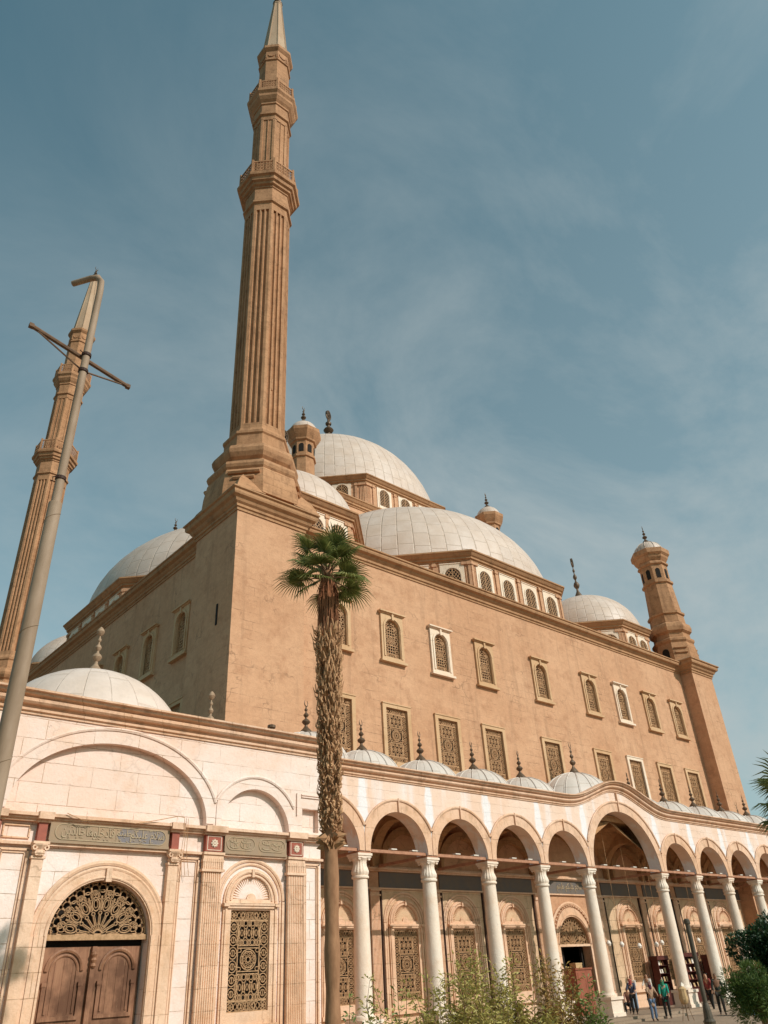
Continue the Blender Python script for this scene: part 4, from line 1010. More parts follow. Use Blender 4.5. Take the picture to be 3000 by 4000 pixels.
# framed plain panels beside pilasters
mb = MB()
def frame(mb, x0, z0, x1, z1, y, t=.05, dd=.05):
    for a in (x0, x1): mb.box(a-t/2, y-dd, z0, a+t/2, y, z1)
    for a in (z0, z1): mb.box(x0-t/2, y-dd, a-t/2, x1+t/2, y, a+t/2)
for a, b in ((-24.12, -23.5), (-29.17, -28.46), (-34.85, -34.05)):
    frame(mb, a, .6, b, 6.1, FY+.14, .06, .07); frame(mb, a+.08, .68, b-.08, 6.02, FY+.14, .03, .04)
frame(mb, -34.85, 6.42, -34.1, 6.76, FY+.14, .04, .05)
mb.box(X0, FY-.04, 0, -33.2, FY+.14, .9); mb.box(-29.9, FY-.04, 0, X1, FY+.14, .9); mb.box(X0, FY-.08, .86, -33.25, FY+.14, .93); mb.box(-29.85, FY-.08, .86, X1+.02, FY+.14, .93)
P(mb, 'panel_frame', ALD, court)
# inscription panels
mb = MB(); mb.box(-33.56, FY-.05, 6.38, -29.68, FY+.12, 6.88); mb.box(-33.56, FY-.1, 6.30, -29.68, FY+.1, 6.38)
p1 = P(mb, 'inscription_panel', BLUE, court)
mb = MB(); mb.prism([(-31.3, 6.40), (-29.98, 6.40)]+arc(-29.98, 6.63, .17, .22, -pi/2, pi/2, 8)[1:]+[(-31.3, 6.85), (-31.45, 6.6)], FY-.053, FY-.04); link(mb.mesh('blue_field', BLUF), 'blue_field', p1)
def cartouche(mb, x0, x1, zc, hh, y, t=.022):
    r = hh; mb.bar(x0+r, zc+hh, x1-r, zc+hh, t, y-.02, y); mb.bar(x0+r, zc-hh, x1-r, zc-hh, t, y-.02, y)
    mb.ring(x1-r, zc, r+t/2, hh+t/2, t, y-.02, y, 10, -pi/2, pi/2); mb.ring(x0+r, zc, r+t/2, hh+t/2, t, y-.02, y, 10, pi/2, 3*pi/2)
mb = MB(); cartouche(mb, -33.4, -29.8, 6.63, .215, FY-.05); link(mb.mesh('border', LET), 'border', p1)
for s, cx, cz, w_, h_ in ((T_SALAM, -30.45, 6.63, 1.15, .38), (T_TIBT, -31.25, 6.66, .48, .32), (T_FAD, -32.0, 6.64, .9, .36), (T_KHA, -32.85, 6.64, .72, .34)):
    put_text(s, cx, cz, w_, h_, FY-.055, .035, p1, LET)
rs = random.Random(3); mb = MB()
for i in range(46):   # vowel marks and the small signature strokes
    x = rs.uniform(-33.2, -30.0); z = rs.choice([6.45, 6.47, 6.5, 6.8, 6.78]); l = rs.uniform(.03, .07); mb.bar(x, z, x+l, z+rs.uniform(-.02, .035), .014, FY-.07, FY-.05)
link(mb.mesh('vowel_marks', LET), 'vowel_marks', p1)
mb = MB(); mb.box(-27.58, FY-.05, 6.36, -25.02, FY+.12, 6.86); mb.box(-27.58, FY-.09, 6.28, -25.02, FY+.1, 6.36)
p2 = P(mb, 'inscription_panel', BLUE, court)
mb = MB(); cartouche(mb, -27.5, -26.38, 6.62, .2, FY-.05, .018); cartouche(mb, -26.2, -25.1, 6.62, .2, FY-.05, .018); link(mb.mesh('border', LET), 'border', p2)
mb = MB(); rs = random.Random(5)
for x0, x1 in ((-27.42, -26.46), (-26.12, -25.18)):   # worn verses: long sweeping letters, uprights, dots
    for r_ in range(2):
        z = 6.52+.17*r_
        for c_ in range(2): mb.ring(x0+.24+c_*.44, z+.03, .2, .075, .022, FY-.07, FY-.05, 10, pi*1.02, pi*1.98)
    for q in range(9):
        x = rs.uniform(x0+.05, x1-.03); z = rs.uniform(6.5, 6.66); mb.bar(x, z, x+rs.uniform(-.02, .02), z+rs.uniform(.07, .14), .018, FY-.068, FY-.05)
    for q in range(6):
        x = rs.uniform(x0+.05, x1-.1); z = rs.uniform(6.48, 6.7); mb.ring(x, z, .035, .03, .016, FY-.068, FY-.05, 8)
    for q in range(26): mb.ring(rs.uniform(x0, x1), rs.uniform(6.45, 6.8), .013, .013, .012, FY-.066, FY-.05, 5)
link(mb.mesh('inscription', LET), 'inscription', p2)
# shell window
window(court, 's', (A2, FY+.14, 1.68))
# door: surround, fanlight, two leaves
mb = MB(); DX = -31.55
wall(mb, hole_arch(DX, 0, 1.86, 3.86, 1.78, 24), [hole_arch(DX, .01, 1.57, 3.86, 1.5, 24)], FY+.02, .14)
archtube(mb, DX, 3.86, 2.02, 1.98, 9, FY+.12, .07, 40); archtube(mb, DX, 3.86, 1.9, 1.84, 9, FY+.08, .05, 40); archtube(mb, DX, 3.86, 1.64, 1.57, 9, FY+.02, .03, 40)
for s_ in (-1, 1): mb.box(DX+s_*2.02-.07, FY+.02, 0, DX+s_*2.02+.07, FY+.14, 3.86); mb.box(DX+s_*1.9-.04, FY-.0, 0, DX+s_*1.9+.04, FY+.1, 3.86); mb.box(DX+s_*1.62-.03, FY-.02, .9, DX+s_*1.62+.03, FY+.02, 3.86)
mb.box(DX-.09, FY-.06, 5.3, DX+.09, FY+.1, 5.68)
P(mb, 'door_surround', ALD, court)
f = P(g_fan(1.52, 0, .07, 1.46, .034), 'fanlight', GRL, court, (DX, FY+.26, 3.9))
mb = MB(); mb.prism(arc(0, 0, 1.56, 1.5, 0, pi, 16), 0, .03); link(mb.mesh('dark_backing', DRK), 'dark_backing', f, (0, .45, 0))  # dark half disc, the unlit space behind the fanlight put into colour
mb = MB(); mb.box(DX-1.56, FY+.2, 3.76, DX+1.56, FY+.36, 3.9); P(mb, 'transom', GRL, court)
for s_ in (-1, 1):
    mb = MB(); xa, xb = (DX+.02, DX+1.5) if s_ > 0 else (DX-1.5, DX-.02); y = FY+.42
    mb.box(xa, y, .1, xb, y+.08, 3.6); cxm = (xa+xb)/2+s_*.04; hw = .52
    archtube(mb, cxm, 3.0, hw, .52, 9, y, .05, 20); archtube(mb, cxm, 3.0, hw-.13, .39, 9, y, .03, 20)
    for a in (-1, 1): mb.box(cxm+a*hw-.05, y-.06, 1.9, cxm+a*hw+.05, y, 2.62); mb.box(cxm+a*(hw+.0)-.07, y-.08, 2.62, cxm+a*hw+.07, y, 2.72); mb.box(cxm+a*(hw-.13)-.03, y-.03, 1.96, cxm+a*(hw-.13)+.03, y, 3.0)
    mb.box(cxm-hw-.05, y-.06, 1.8, cxm+hw+.05, y, 1.9); mb.box(cxm-hw-.05, y-.05, .5, cxm+hw+.05, y, 1.5)
    for q in range(3): mb.box(cxm-.26+q*.26-.008, y-.012, 1.95, cxm-.26+q*.26+.008, y, 3.3)
    lf = P(mb, 'door_leaf', WOOD, court)
mb = MB(); mb.box(DX-.07, FY+.3, .1, DX+.07, FY+.43, 3.6); mb.lathe([(.05, 0), (.09, .05), (.05, .12), (.09, .2), (.06, .26), (.1, .34), (.05, .42)], 10, DX, FY+.3, 3.05); P(mb, 'door_astragal', WOOD, court)
mb = MB(); mb.box(DX-1.56, FY+.55, .0, DX+1.56, FY+.6, 3.8); P(mb, 'door_backing', DRK, court)
dome(court, 'dome', -31.45, 2.15, 9.75, 3.75, 3.42, D_BLK, 2.1, n=64, fm=FIG, fr=.125, crescent=False)
dome(court, 'dome', -26.3, 2.0, 10.1, 1.6, 1.35, D_BLK, 2.0, n=40, fm=FIG, fr=.12, crescent=False)
mb = MB(); mb.lathe([(.11, 0), (.11, 1.15), (.17, 1.2), (.17, 1.3), (.08, 1.34)], 10); P(mb, 'vent_pipe', FIN, court, (-24.5, 0, 10.35))
# slack cables pinned over the frieze
mb = MB(); mb.tube([(-33.2, FY-.26, 7.12), (-32.7, FY-.28, 6.95), (-32.3, FY-.28, 6.98)], .012, 5)
mb.tube([(-31.0, FY-.24, 6.98), (-30.3, FY-.27, 7.12), (-29.55, FY-.3, 7.3), (-29.3, FY-.3, 7.28)], .012, 5)
for dx in (0, .06, .13): mb.tube([(-29.3+dx, FY-.3, 7.26), (-29.25+dx, FY-.24, 6.8), (-29.28+dx*1.5, FY-.2, 6.2), (-29.15+dx*2, FY-.1, 5.55)], .009, 5)
P(mb, 'cable', GRI, court)

# ------------------------------------------------------------------ things under and around the arcade
fl_me = MB().box(-.16, -.11, 0, .16, .11, .045).box(-.04, -.03, -.03, .04, .03, 0).mesh('floodlight', WHP)
names = ['first', 'second', 'third', 'fourth', 'fifth', 'tall middle', 'first', 'second', 'third', 'fourth']
for i, (cx, hw) in enumerate(BAYS[:10]):
    side = 'left of the tall middle arch' if i < 5 else 'right of the tall middle arch'
    offs = (-.62, .62) if hw < 3 else (-2.2, -1.0, .7, 1.8)
    for j, ox in enumerate(offs):
        if i == 0 and ox < 0: continue
        pos = ['left', 'right'] if hw < 3 else ['leftmost', 'second', 'third', 'rightmost']
        nm = ['the arch behind the palm', 'the arch just right of the palm', 'the third arch from the palm', 'the fourth arch from the palm', 'the arch left of the tall arch', 'the tall middle arch', 'the arch right of the tall arch', 'the second arch past the tall arch', 'the third arch past the tall arch', 'the fourth arch past the tall arch'][i]
        setp(link(fl_me, 'floodlight', None, (cx+ox+(.35 if hw < 3 else 0), .17, 7.182)), pos[j]+' flat white floodlight on the beam in '+nm, 'floodlight', 'flat floodlights on the tie beams')
# hanging globe lamps
gl = [(-1.01, 3.46, 'leftmost globe lamp, beside the white column right of the door'), (.22, 3.39, 'second globe lamp from the left, before the fluted pilaster'), (1.93, 3.29, 'brightest larger globe lamp hanging before the screened window'), (3.72, 3.34, 'fourth globe lamp from the left, above the dark red cabinet'), (4.34, 3.42, 'fifth globe lamp from the left, close to the next column'), (8.55, 3.49, 'far right globe lamp hanging alone past the lamp post')]
for i, (x, z, lb) in enumerate(gl):
    t = thing('pendant_lamp', (x, 1.6, z), 'white '+lb, 'lamp', 'globe lamps hanging in the arcade')
    mb = MB(); mb.lathe([(.02, -.14), (.09, -.11), (.14, 0), (.09, .11), (.03, .15)], 14); P(mb, 'globe', GLOBE, t, (x, 1.6, z), smooth=True)
    mb = MB(); mb.tube([(x, 1.6, z+.14), (x+.01, 1.6, 9.8)], .012, 5); P(mb, 'cord', GRI, t)
# cabinets with goods
def cabinet(x, y, w_, h, label):
    c = thing('display_cabinet', (x, y, .22), label, 'cabinet', 'dark red display cabinets under the arcade')
    mb = MB(); z0 = .22
    mb.box(x-w_/2, y-.25, z0, x-w_/2+.06, y+.25, z0+h); mb.box(x+w_/2-.06, y-.25, z0, x+w_/2, y+.25, z0+h); mb.box(x-w_/2, y+.2, z0, x+w_/2, y+.248, z0+h); mb.box(x-w_/2-.04, y-.3, z0+h, x+w_/2+.04, y+.27, z0+h+.22); mb.box(x-w_/2+.061, y-.27, z0, x+w_/2-.061, y+.19, z0+.75)
    P(mb, 'carcass', CAB, c)
    for k in range(4):
        z = z0+.78+k*.42; mb = MB(); mb.box(x-w_/2+.06, y-.22, z, x+w_/2-.06, y+.19, z+.03); P(mb, 'shelf', CAB, c)
    return c
rs = random.Random(11)
for (x, y, w_, h, lb) in ((6.35, 3.3, 1.15, 2.35, 'dark red open cabinet of books left of the column by the lamp post'), (9.75, 3.3, 1.7, 2.45, 'wider dark red cabinet of books behind the lamp post'), (12.4, 3.3, 1.2, 2.3, 'farthest dark red cabinet, nearly hidden behind the green trees')):
    cabinet(x, y, w_, h, lb)
    for k in range(4):
        for q in range(3):
            bx = x-w_/2+.2+q*(w_-.35)/3+rs.uniform(0, .08); bz = .22+.815+k*.42; mb = MB(); hh = rs.uniform(.2, .3); mb.box(0, 0, 0, rs.uniform(.12, .2), .03, hh); mb.box(.012, -.004, .02, .1, 0, hh-.03)
            o = P(mb, 'book', rs.choice([WHP, CARD, BLUF, BOXR, CARD]), None, (bx, y-.1-rs.uniform(0, .05), bz)); o.rotation_euler = (rs.uniform(-.25, -.05), 0, rs.uniform(-.2, .2))
            setp(o, 'small booklet, '+('left', 'middle', 'right')[q]+' on the '+('bottom', 'second', 'third', 'top')[k]+' shelf of the '+('cabinet left of the column' if x < 8 else 'wide cabinet behind the lamp post' if x < 11 else 'farthest cabinet'), 'booklet', 'booklets on the cabinet shelves')
# red box in the doorway with a carton on it
t = thing('red_chest', (-2.35, 3.0, .22), 'tall dull red chest standing before the dark doorway', 'chest')
mb = MB(); mb.box(-3.05, 2.6, .22, -1.65, 3.4, 2.3); P(mb, 'body', BOXR, t); mb = MB(); mb.box(-3.1, 2.55, 2.3, -1.6, 3.45, 2.38); P(mb, 'lid', BOXR, t)
mb = MB(); mb.box(-2.9, 2.59, .4, -2.4, 2.6, 2.15); mb.box(-2.3, 2.59, .4, -1.8, 2.6, 2.15); P(mb, 'door', BOXR, t)
mb = MB(); mb.box(-.28, -.2, 0, .28, .2, .22); mb.box(-.3, -.21, .18, .3, .21, .24); mb.box(-.29, -.03, .24, .29, .03, .245)
setp(P(mb, 'cardboard_box', CARD, None, (-2.4, 3.0, 2.385)), 'small tan cardboard box on top of the red chest', 'box')

# ------------------------------------------------------------------ poles
t = thing('street_pole', (-39.7, -18.26, 0), 'tall grey steel pole with sleeved base, cross arm and bent top at left', 'pole')
px, py = -39.7, -18.26
mb = MB(); mb.lathe([(.115, 0), (.1, 3), (.082, 7.62), (.058, 7.64)], 24, px, py, 0)
for k in range(5):   # raised spiral lap of the sleeve
    z = 1.2+k*1.5; mb.tube([(px+(.112-.0039*z)*cos(a), py+(.112-.0039*z)*sin(a), z+.3*a/(2*pi)) for a in [2*pi*i/20 for i in range(21)]], .006, 4)
P(mb, 'sleeve', METAL, t, smooth=True)
mb = MB(); mb.tube([(px, py, 7.5), (px, py, 11.5), (px-.01, py+.01, 11.68), (px-.05, py+.06, 11.78), (px-.12, py+.15, 11.8), (-40.0, -17.83, 11.8)], [.056, .05, .05, .05, .048, .046], 14); P(mb, 'pipe', METAL, t, smooth=True)
mb = MB(); mb.tube([(-40.51, -18.37, 10.14), (-38.95, -17.99, 10.14)], .032, 8); mb.box(-40.54, -18.4, 10.11, -40.48, -18.34, 10.17); mb.box(-38.98, -18.02, 10.11, -38.92, -17.96, 10.17)
P(mb, 'cross_arm', RUST, t)
mb = MB(); mb.tube([(-40.42, -18.35, 10.12), (px, py, 9.84)], .013, 5); mb.tube([(-39.04, -18.01, 10.12), (px, py, 9.84)], .013, 5); P(mb, 'brace', RUST, t)
for z_ in (9.84, 10.14, 8.0):
    mb = MB(); mb.lathe([(.053, -.03), (.068, -.022), (.068, .022), (.053, .03)], 14, px, py, z_)
    mb.tube([(px-.06, py-.03, z_), (px-.11, py-.05, z_-.04 if z_ < 9 else z_), (px-.1, py-.04, z_-.1 if z_ < 9 else z_+.02)], .008, 4); P(mb, 'clamp', PIPE, t)

t = thing('lamp_post', (-20.36, -14.5, 0), 'short dark tapering lamp post without a lantern before the right arches', 'lamp post')
lx, ly = -20.36, -14.5
mb = MB(); mb.lathe([(.06, 1.35), (.062, 3.2), (.085, 3.22), (.085, 3.3), (.05, 3.34)][::1], 14, lx, ly, 0); P(mb, 'pole', POSTM, t)
mb = MB(); mb.lathe([(.2, 0), (.2, .5), (.15, .6), (.145, .95), (.16, 1.0), (.12, 1.05), (.1, 1.25), (.075, 1.36), (.06, 1.4)], 14, lx, ly, 0); P(mb, 'base', POSTM, t)

# ------------------------------------------------------------------ palms
def fan_leaf(mb_l, mb_p, origin, az, el, pet=.55, bl=.72, rs=random, dead=False):
    dirv = Vector((cos(az)*cos(el), sin(az)*cos(el), sin(el))); side = Vector((-sin(az), cos(az), 0)); up = dirv.cross(side)*-1
    if up.z < 0: up = -up
    rl = rs.uniform(-.75, .75); side, up = side*cos(rl)+up*sin(rl), up*cos(rl)-side*sin(rl)
    o = Vector(origin); mid = o+dirv*pet*.5+Vector((0, 0, .05)); tip = o+dirv*pet
    mb_p.tube([o, mid, tip], [.028, .018, .014], 5)
    n = 30
    for i in range(n):
        a = radians(-112+224*i/(n-1)); L = bl*(1-.18*abs(a)/2)*rs.uniform(.9, 1.05)
        dd = (dirv*cos(a)+side*sin(a)).normalized(); pr = dd.cross(up).normalized()
        fold = .012; w_ = .02
        pts = []
        for q, (s_, ww, dr) in enumerate(((0, .25, 0), (.35, 1, 0), (.7, .8, -.02), (1, .05, -.16))):
            p = tip+dd*L*s_+Vector((0, 0, dr*L*rs.uniform(.6, 1.6)))+up*(.06*sin(pi*s_))
            wd = (w_+L*.028)*ww
            pts.append((p-pr*wd*.5-up*fold*ww, p+up*fold*ww*.3, p+pr*wd*.5-up*fold*ww))
        vs = [v for t3 in pts for v in t3]; fs = []
        for q in range(3):
            for r_ in range(2): a0 = q*3+r_; fs.append((a0, a0+1, a0+4, a0+3))
        mb_l.add(vs, fs)
def palm(name, x, y, ztrunk, label, crown_r=1.0, seed=1, segs=None, zboot=5.0):
    rs = random.Random(seed); t = thing(name, (x, y, 0), label, 'palm tree')
    mb = MB(); pr = []; z = 0
    while z < zboot+.2:
        pr.append((.15+.012*sin(z*5)+rs.uniform(-.006, .006), z)); z += .16
    mb.lathe(pr, 16, x, y, 0); mb.lathe([(.14, zboot), (.15, ztrunk)], 12, x, y, 0)
    P(mb, 'trunk', BARK, t, smooth=True)
    mb = MB(); zt = ztrunk-1.75     # old leaf bases
    N_ = int((zt-zboot)*210)
    for i in range(N_):
        z = zboot+(zt-zboot)*i/N_; a = i*2.39996+rs.uniform(-.35, .35); gr = (z-zboot)/(zt-zboot); L = rs.uniform(.2, .42)*(.55+.55*gr); r0 = .14+.05*gr; wd = rs.uniform(.014, .042); lean = rs.uniform(.12, .65)
        out = Vector((cos(a), sin(a), 0)); sd = Vector((-sin(a), cos(a), 0)); o = Vector((x, y, z))+out*r0
        tip = o+out*L*sin(lean)+Vector((0, 0, L*cos(lean)))+sd*rs.uniform(-.09, .09); m_ = o.lerp(tip, .5)+out*.045
        mb.add([o-sd*wd, o+sd*wd, m_+sd*wd*.75+out*.01, m_-sd*wd*.75+out*.01, tip+sd*.014, tip-sd*.014, o-Vector((0, 0, .07)), m_+out*.035, m_-out*.03], [(0, 1, 2, 7), (0, 7, 3), (3, 7, 5), (7, 4, 5), (7, 2, 4), (0, 6, 1), (1, 8, 2), (8, 0, 3), (8, 3, 5, 4, 2)])
    P(mb, 'leaf_bases', BOOT, t)
    # torn ring low on the trunk
    mb = MB()
    for i in range(40):
        a = 2*pi*i/40+rs.uniform(-.1, .1); out = Vector((cos(a), sin(a), 0)); o = Vector((x, y, zboot-.12+rs.uniform(-.1, .12)))+out*.14; L = rs.uniform(.1, .22)*(1.5 if i in (21, 22, 23) else 1); tip = o+out*L+Vector((0, 0, rs.uniform(-.06, .06))); sd = Vector((-sin(a), cos(a), 0))*.05
        mb.add([o-sd, o+sd, tip, o+Vector((0, 0, .12)), o-Vector((0, 0, .1))], [(0, 2, 3), (2, 1, 3), (0, 4, 2), (4, 1, 2)])
    P(mb, 'bark_ring', BOOT, t)
    mb = MB()   # skirt of dead leaves
    for i in range(420):
        a = rs.uniform(0, 2*pi); z1 = ztrunk-rs.uniform(.05, .7); L = rs.uniform(.6, 1.4); out = Vector((cos(a), sin(a), 0)); sd = Vector((-sin(a), cos(a), 0)); r0 = rs.uniform(.08, .17)
        o = Vector((x, y, z1))+out*r0; e = o+Vector((0, 0, -L))+out*rs.uniform(.0, .14)+sd*rs.uniform(-.08, .08); w_ = rs.uniform(.008, .022); m_ = o.lerp(e, .5)+out*rs.uniform(.02, .07)
        mb.add([o-sd*w_, o+sd*w_, m_+sd*w_, m_-sd*w_, e, m_+out*.01], [(0, 1, 5), (1, 2, 5), (0, 5, 3), (3, 5, 4), (5, 2, 4)])
    k2 = 0
    P(mb, 'dead_skirt', SKRT, t)
    ml, mp, md = MB(), MB(), MB()
    for i in range(27):
        az = i*2.39996+rs.uniform(-.25, .25); el = radians(62-80*(i/26)**.95)+rs.uniform(-.14, .14)
        fan_leaf(ml, mp, (x, y, ztrunk+.05-.3*(i/26)), az, el, rs.uniform(.4, .68)*crown_r, rs.uniform(.5, .64)*crown_r, rs)
    for i in range(3): fan_leaf(md, mp, (x, y, ztrunk-.25), radians(-40+110*i)+rs.uniform(-.4, .4), radians(-68), .3, .4, rs)
    P(ml, 'crown', PALML, t); P(mp, 'petioles', STEM, t); P(md, 'dead_leaves', SKRT, t)
palm('palm_tree', -31.42, -13.05, 11.3, 'tall fan palm with a ragged trunk standing before the arcade', 1.18, 4)
palm('palm_tree', -27.03, -21.27, 4.5, 'second fan palm mostly beyond the right edge with fronds reaching in', 1.15, 9, zboot=2.2)

# ------------------------------------------------------------------ shrubs and trees
def leafy(name, x, y, rx, ry, z0, z1, label, mat, nst, nlf, seed, cat='shrub', lw=.035, ll_=.09, group=None, spread=1.0, wild=.25, sm=STEM):
    rs = random.Random(seed); t = thing(name, (x, y, 0), label, cat, group); ms, mlf = MB(), MB(); nlf = int(nlf*1.6)
    for i in range(nst):
        a = rs.uniform(0, 2*pi); rr_ = sqrt(rs.random()); tx, ty = x+rx*rr_*cos(a), y+ry*rr_*sin(a); h = (z1-z0)*(rs.random()**.6)*(1-.35*rr_)+z0
        if rs.random() < wild: h = z1*rs.uniform(.95, 1.12)
        p = Vector((x+rx*.35*rr_*cos(a), y+ry*.35*rr_*sin(a), 0)); e = Vector((tx, ty, h)); pts = [p]; n = 6
        for q in range(1, n+1): pts.append(p.lerp(e, q/n)+Vector((rs.uniform(-.06, .06), rs.uniform(-.06, .06), .15*sin(pi*q/n)*rs.random())))
        ms.tube(pts, [.016*(1-q/n*.75) for q in range(n+1)], 4)
        for j in range(nlf):
            f_ = rs.uniform(.3, 1.02)**.7*n*.999; q = min(int(f_), n-1); c = pts[q].lerp(pts[q+1], f_-q)
            aa = rs.uniform(0, 2*pi); ee = rs.uniform(-.5, .9); dd = Vector((cos(aa)*cos(ee), sin(aa)*cos(ee), sin(ee))); L = ll_*rs.uniform(.6, 1.4); s_ = dd.cross(Vector((rs.uniform(-1, 1), rs.uniform(-1, 1), 1))).normalized()*lw*rs.uniform(.6, 1.2)*.5
            c = c+dd*rs.uniform(0, .1)*spread; m_ = c+dd*L*.5+Vector((0, 0, .012)); mlf.add([c, m_+s_, c+dd*L, m_-s_], [(0, 1, 2, 3)])
    P(ms, 'stems', sm, t); P(mlf, 'foliage', mat, t); return t
def at(px_, py_, dist):   # only used to choose planting spots on the ground
    return None
SH = [  # x, y, r, z_top, material, stems, leaves, label, wild
 (-33.95, -17.2, .5, 2.05, SHG, 26, 40, 'thin low green shrub at the foot of the fan palm trunk', .12),
 (-33.0, -16.6, .6, 2.1, SHL, 44, 44, 'sparse twiggy shrub between the palm and the second white column', .12),
 (-32.2, -16.9, .6, 2.15, SHL, 100, 50, 'yellow green shrub just right of the second white column', .1),
 (-31.5, -16.9, .6, 2.35, SHL, 120, 50, 'tallest yellow green shrub with long bare twigs in the hedge', .14),
 (-30.85, -17.05, .55, 2.2, SHL, 110, 50, 'dense olive shrub below the fourth column', .08),
 (-31.9, -17.6, .5, 1.95, SHL, 110, 50, 'low pale yellow shrub in the front row of the hedge', .04),
 (-31.1, -18.0, .5, 1.9, SHL, 110, 50, 'low olive yellow shrub at the bottom edge right of the pale one', .04),
 (-30.2, -17.5, .5, 2.25, SHO, 100, 46, 'rust coloured dry shrub in front of the red chest', .14),
 (-29.75, -17.85, .3, 2.02, SHG, 70, 48, 'small dark green shrub at the right end of the hedge', .05)]
for i, (x, y, r, zt, m, ns, nl, lb, wi) in enumerate(SH):
    leafy('shrub', x, y, r, r, .5, zt, lb, m, ns, nl, 20+i, group='shrubs in the foreground bed', wild=wi, ll_=.085, lw=.035)
mb = MB(); rs = random.Random(5)
for i in range(26000):
    x = rs.uniform(-36, -28); y = rs.uniform(-20.5, -12); h = rs.uniform(.5, 1.45); a = rs.uniform(0, 2*pi); w_ = .012; dx, dy = rs.uniform(-.15, .15), rs.uniform(-.15, .15)
    mb.add([(x-w_*cos(a), y-w_*sin(a), .1), (x+w_*cos(a), y+w_*sin(a), .1), (x+dx, y+dy, .1+h)], [(0, 1, 2)])
setp(P(mb, 'grass', SHL, None), 'long yellow green grass in the planting bed', 'grass', kind='stuff')
def crown(name, x, y, zc_, r, rz, label, mat, n, seed, lw, ll_, trunk=.09, up=False):
    rs = random.Random(seed); t = thing(name, (x, y, 0), label, 'tree'); ms, ml = MB(), MB()
    ms.tube([(x, y, 0), (x+.05, y, zc_*.5), (x, y+.04, zc_)], [trunk, trunk*.8, trunk*.5], 8)
    blobs = []
    for i in range(60):
        v = Vector((rs.gauss(0, 1), rs.gauss(0, 1), rs.gauss(0, 1))).normalized()*rs.uniform(.35, .92); blobs.append((Vector((x+v.x*r, y+v.y*r, zc_+v.z*rz)), rs.uniform(.16, .32)*r))
    for c, br in blobs: ms.tube([(x, y, zc_*.8), (c+Vector((x, y, zc_)))/2, c], [trunk*.3, trunk*.18, .008], 4)
    for i in range(n):
        c, br = rs.choice(blobs); v = Vector((rs.gauss(0, 1), rs.gauss(0, 1), rs.gauss(0, 1))).normalized()*br*rs.uniform(.6, 1.08); p = c+v
        dd = (v.normalized()+Vector((rs.uniform(-.7, .7), rs.uniform(-.7, .7), rs.uniform(-.3, .9) if up else rs.uniform(-.7, .7)))).normalized(); L = ll_*rs.uniform(.6, 1.4)
        s_ = dd.cross(Vector((rs.uniform(-1, 1), rs.uniform(-1, 1), rs.uniform(-1, 1)))).normalized()*lw*.5; m_ = p+dd*L*.5; ml.add([p, m_+s_, p+dd*L, m_-s_], [(0, 1, 2, 3)])
    P(ms, 'trunk', STEM, t); P(ml, 'crown', mat, t)
crown('clipped_tree', -24.45, -18.85, 2.2, .98, .84, 'dark green round clipped tree at the right edge', TREEL, 46000, 41, .045, .06)
crown('feathery_bush', -26.55, -19.12, 1.78, .5, .5, 'lighter feathery green bush below the dark round tree', FEAT, 15000, 42, .014, .09, up=True)

# ------------------------------------------------------------------ people
SKIN = simple('skin', (.42, .24, .155), (.38, .21, .13), .6, 8)
SKIND = simple('skin_brown', (.26, .14, .085), (.22, .115, .07), .6, 8)
HAIR = simple('hair_black', (.018, .013, .01), rough=.6)
SHOE = simple('shoe_dark', (.03, .025, .02), rough=.6)
CL = {}
def cloth(name, c):
    if name not in CL: CL[name] = simple('cloth_'+name, c, tuple(v*.72 for v in c), .85, 7, bumpd=.01)
    return CL[name]
def skin_obj(name, verts, edges, radii, mat, parent, loc, sub=1):
    me = bpy.data.meshes.new(name); me.from_pydata(verts, edges, []); o = bpy.data.objects.new(name, me); COL.objects.link(o)
    bpy.context.view_layer.objects.active = o
    m = o.modifiers.new('s', 'SKIN'); m.use_smooth_shade = True
    for i, r in enumerate(radii):
        sv = me.skin_vertices[0].data[i]; rr_ = r if isinstance(r, tuple) else (r, r); sv.radius = rr_; sv.use_root = (i == 0)
    s_ = o.modifiers.new('u', 'SUBSURF'); s_.levels = sub; s_.render_levels = sub
    dg = bpy.context.evaluated_depsgraph_get(); dg.update(); em = bpy.data.meshes.new_from_object(o.evaluated_get(dg)); bpy.data.objects.remove(o); em.materials.clear(); em.materials.append(mat)
    for p in em.polygons: p.use_smooth = True
    return link(em, name, parent, loc)
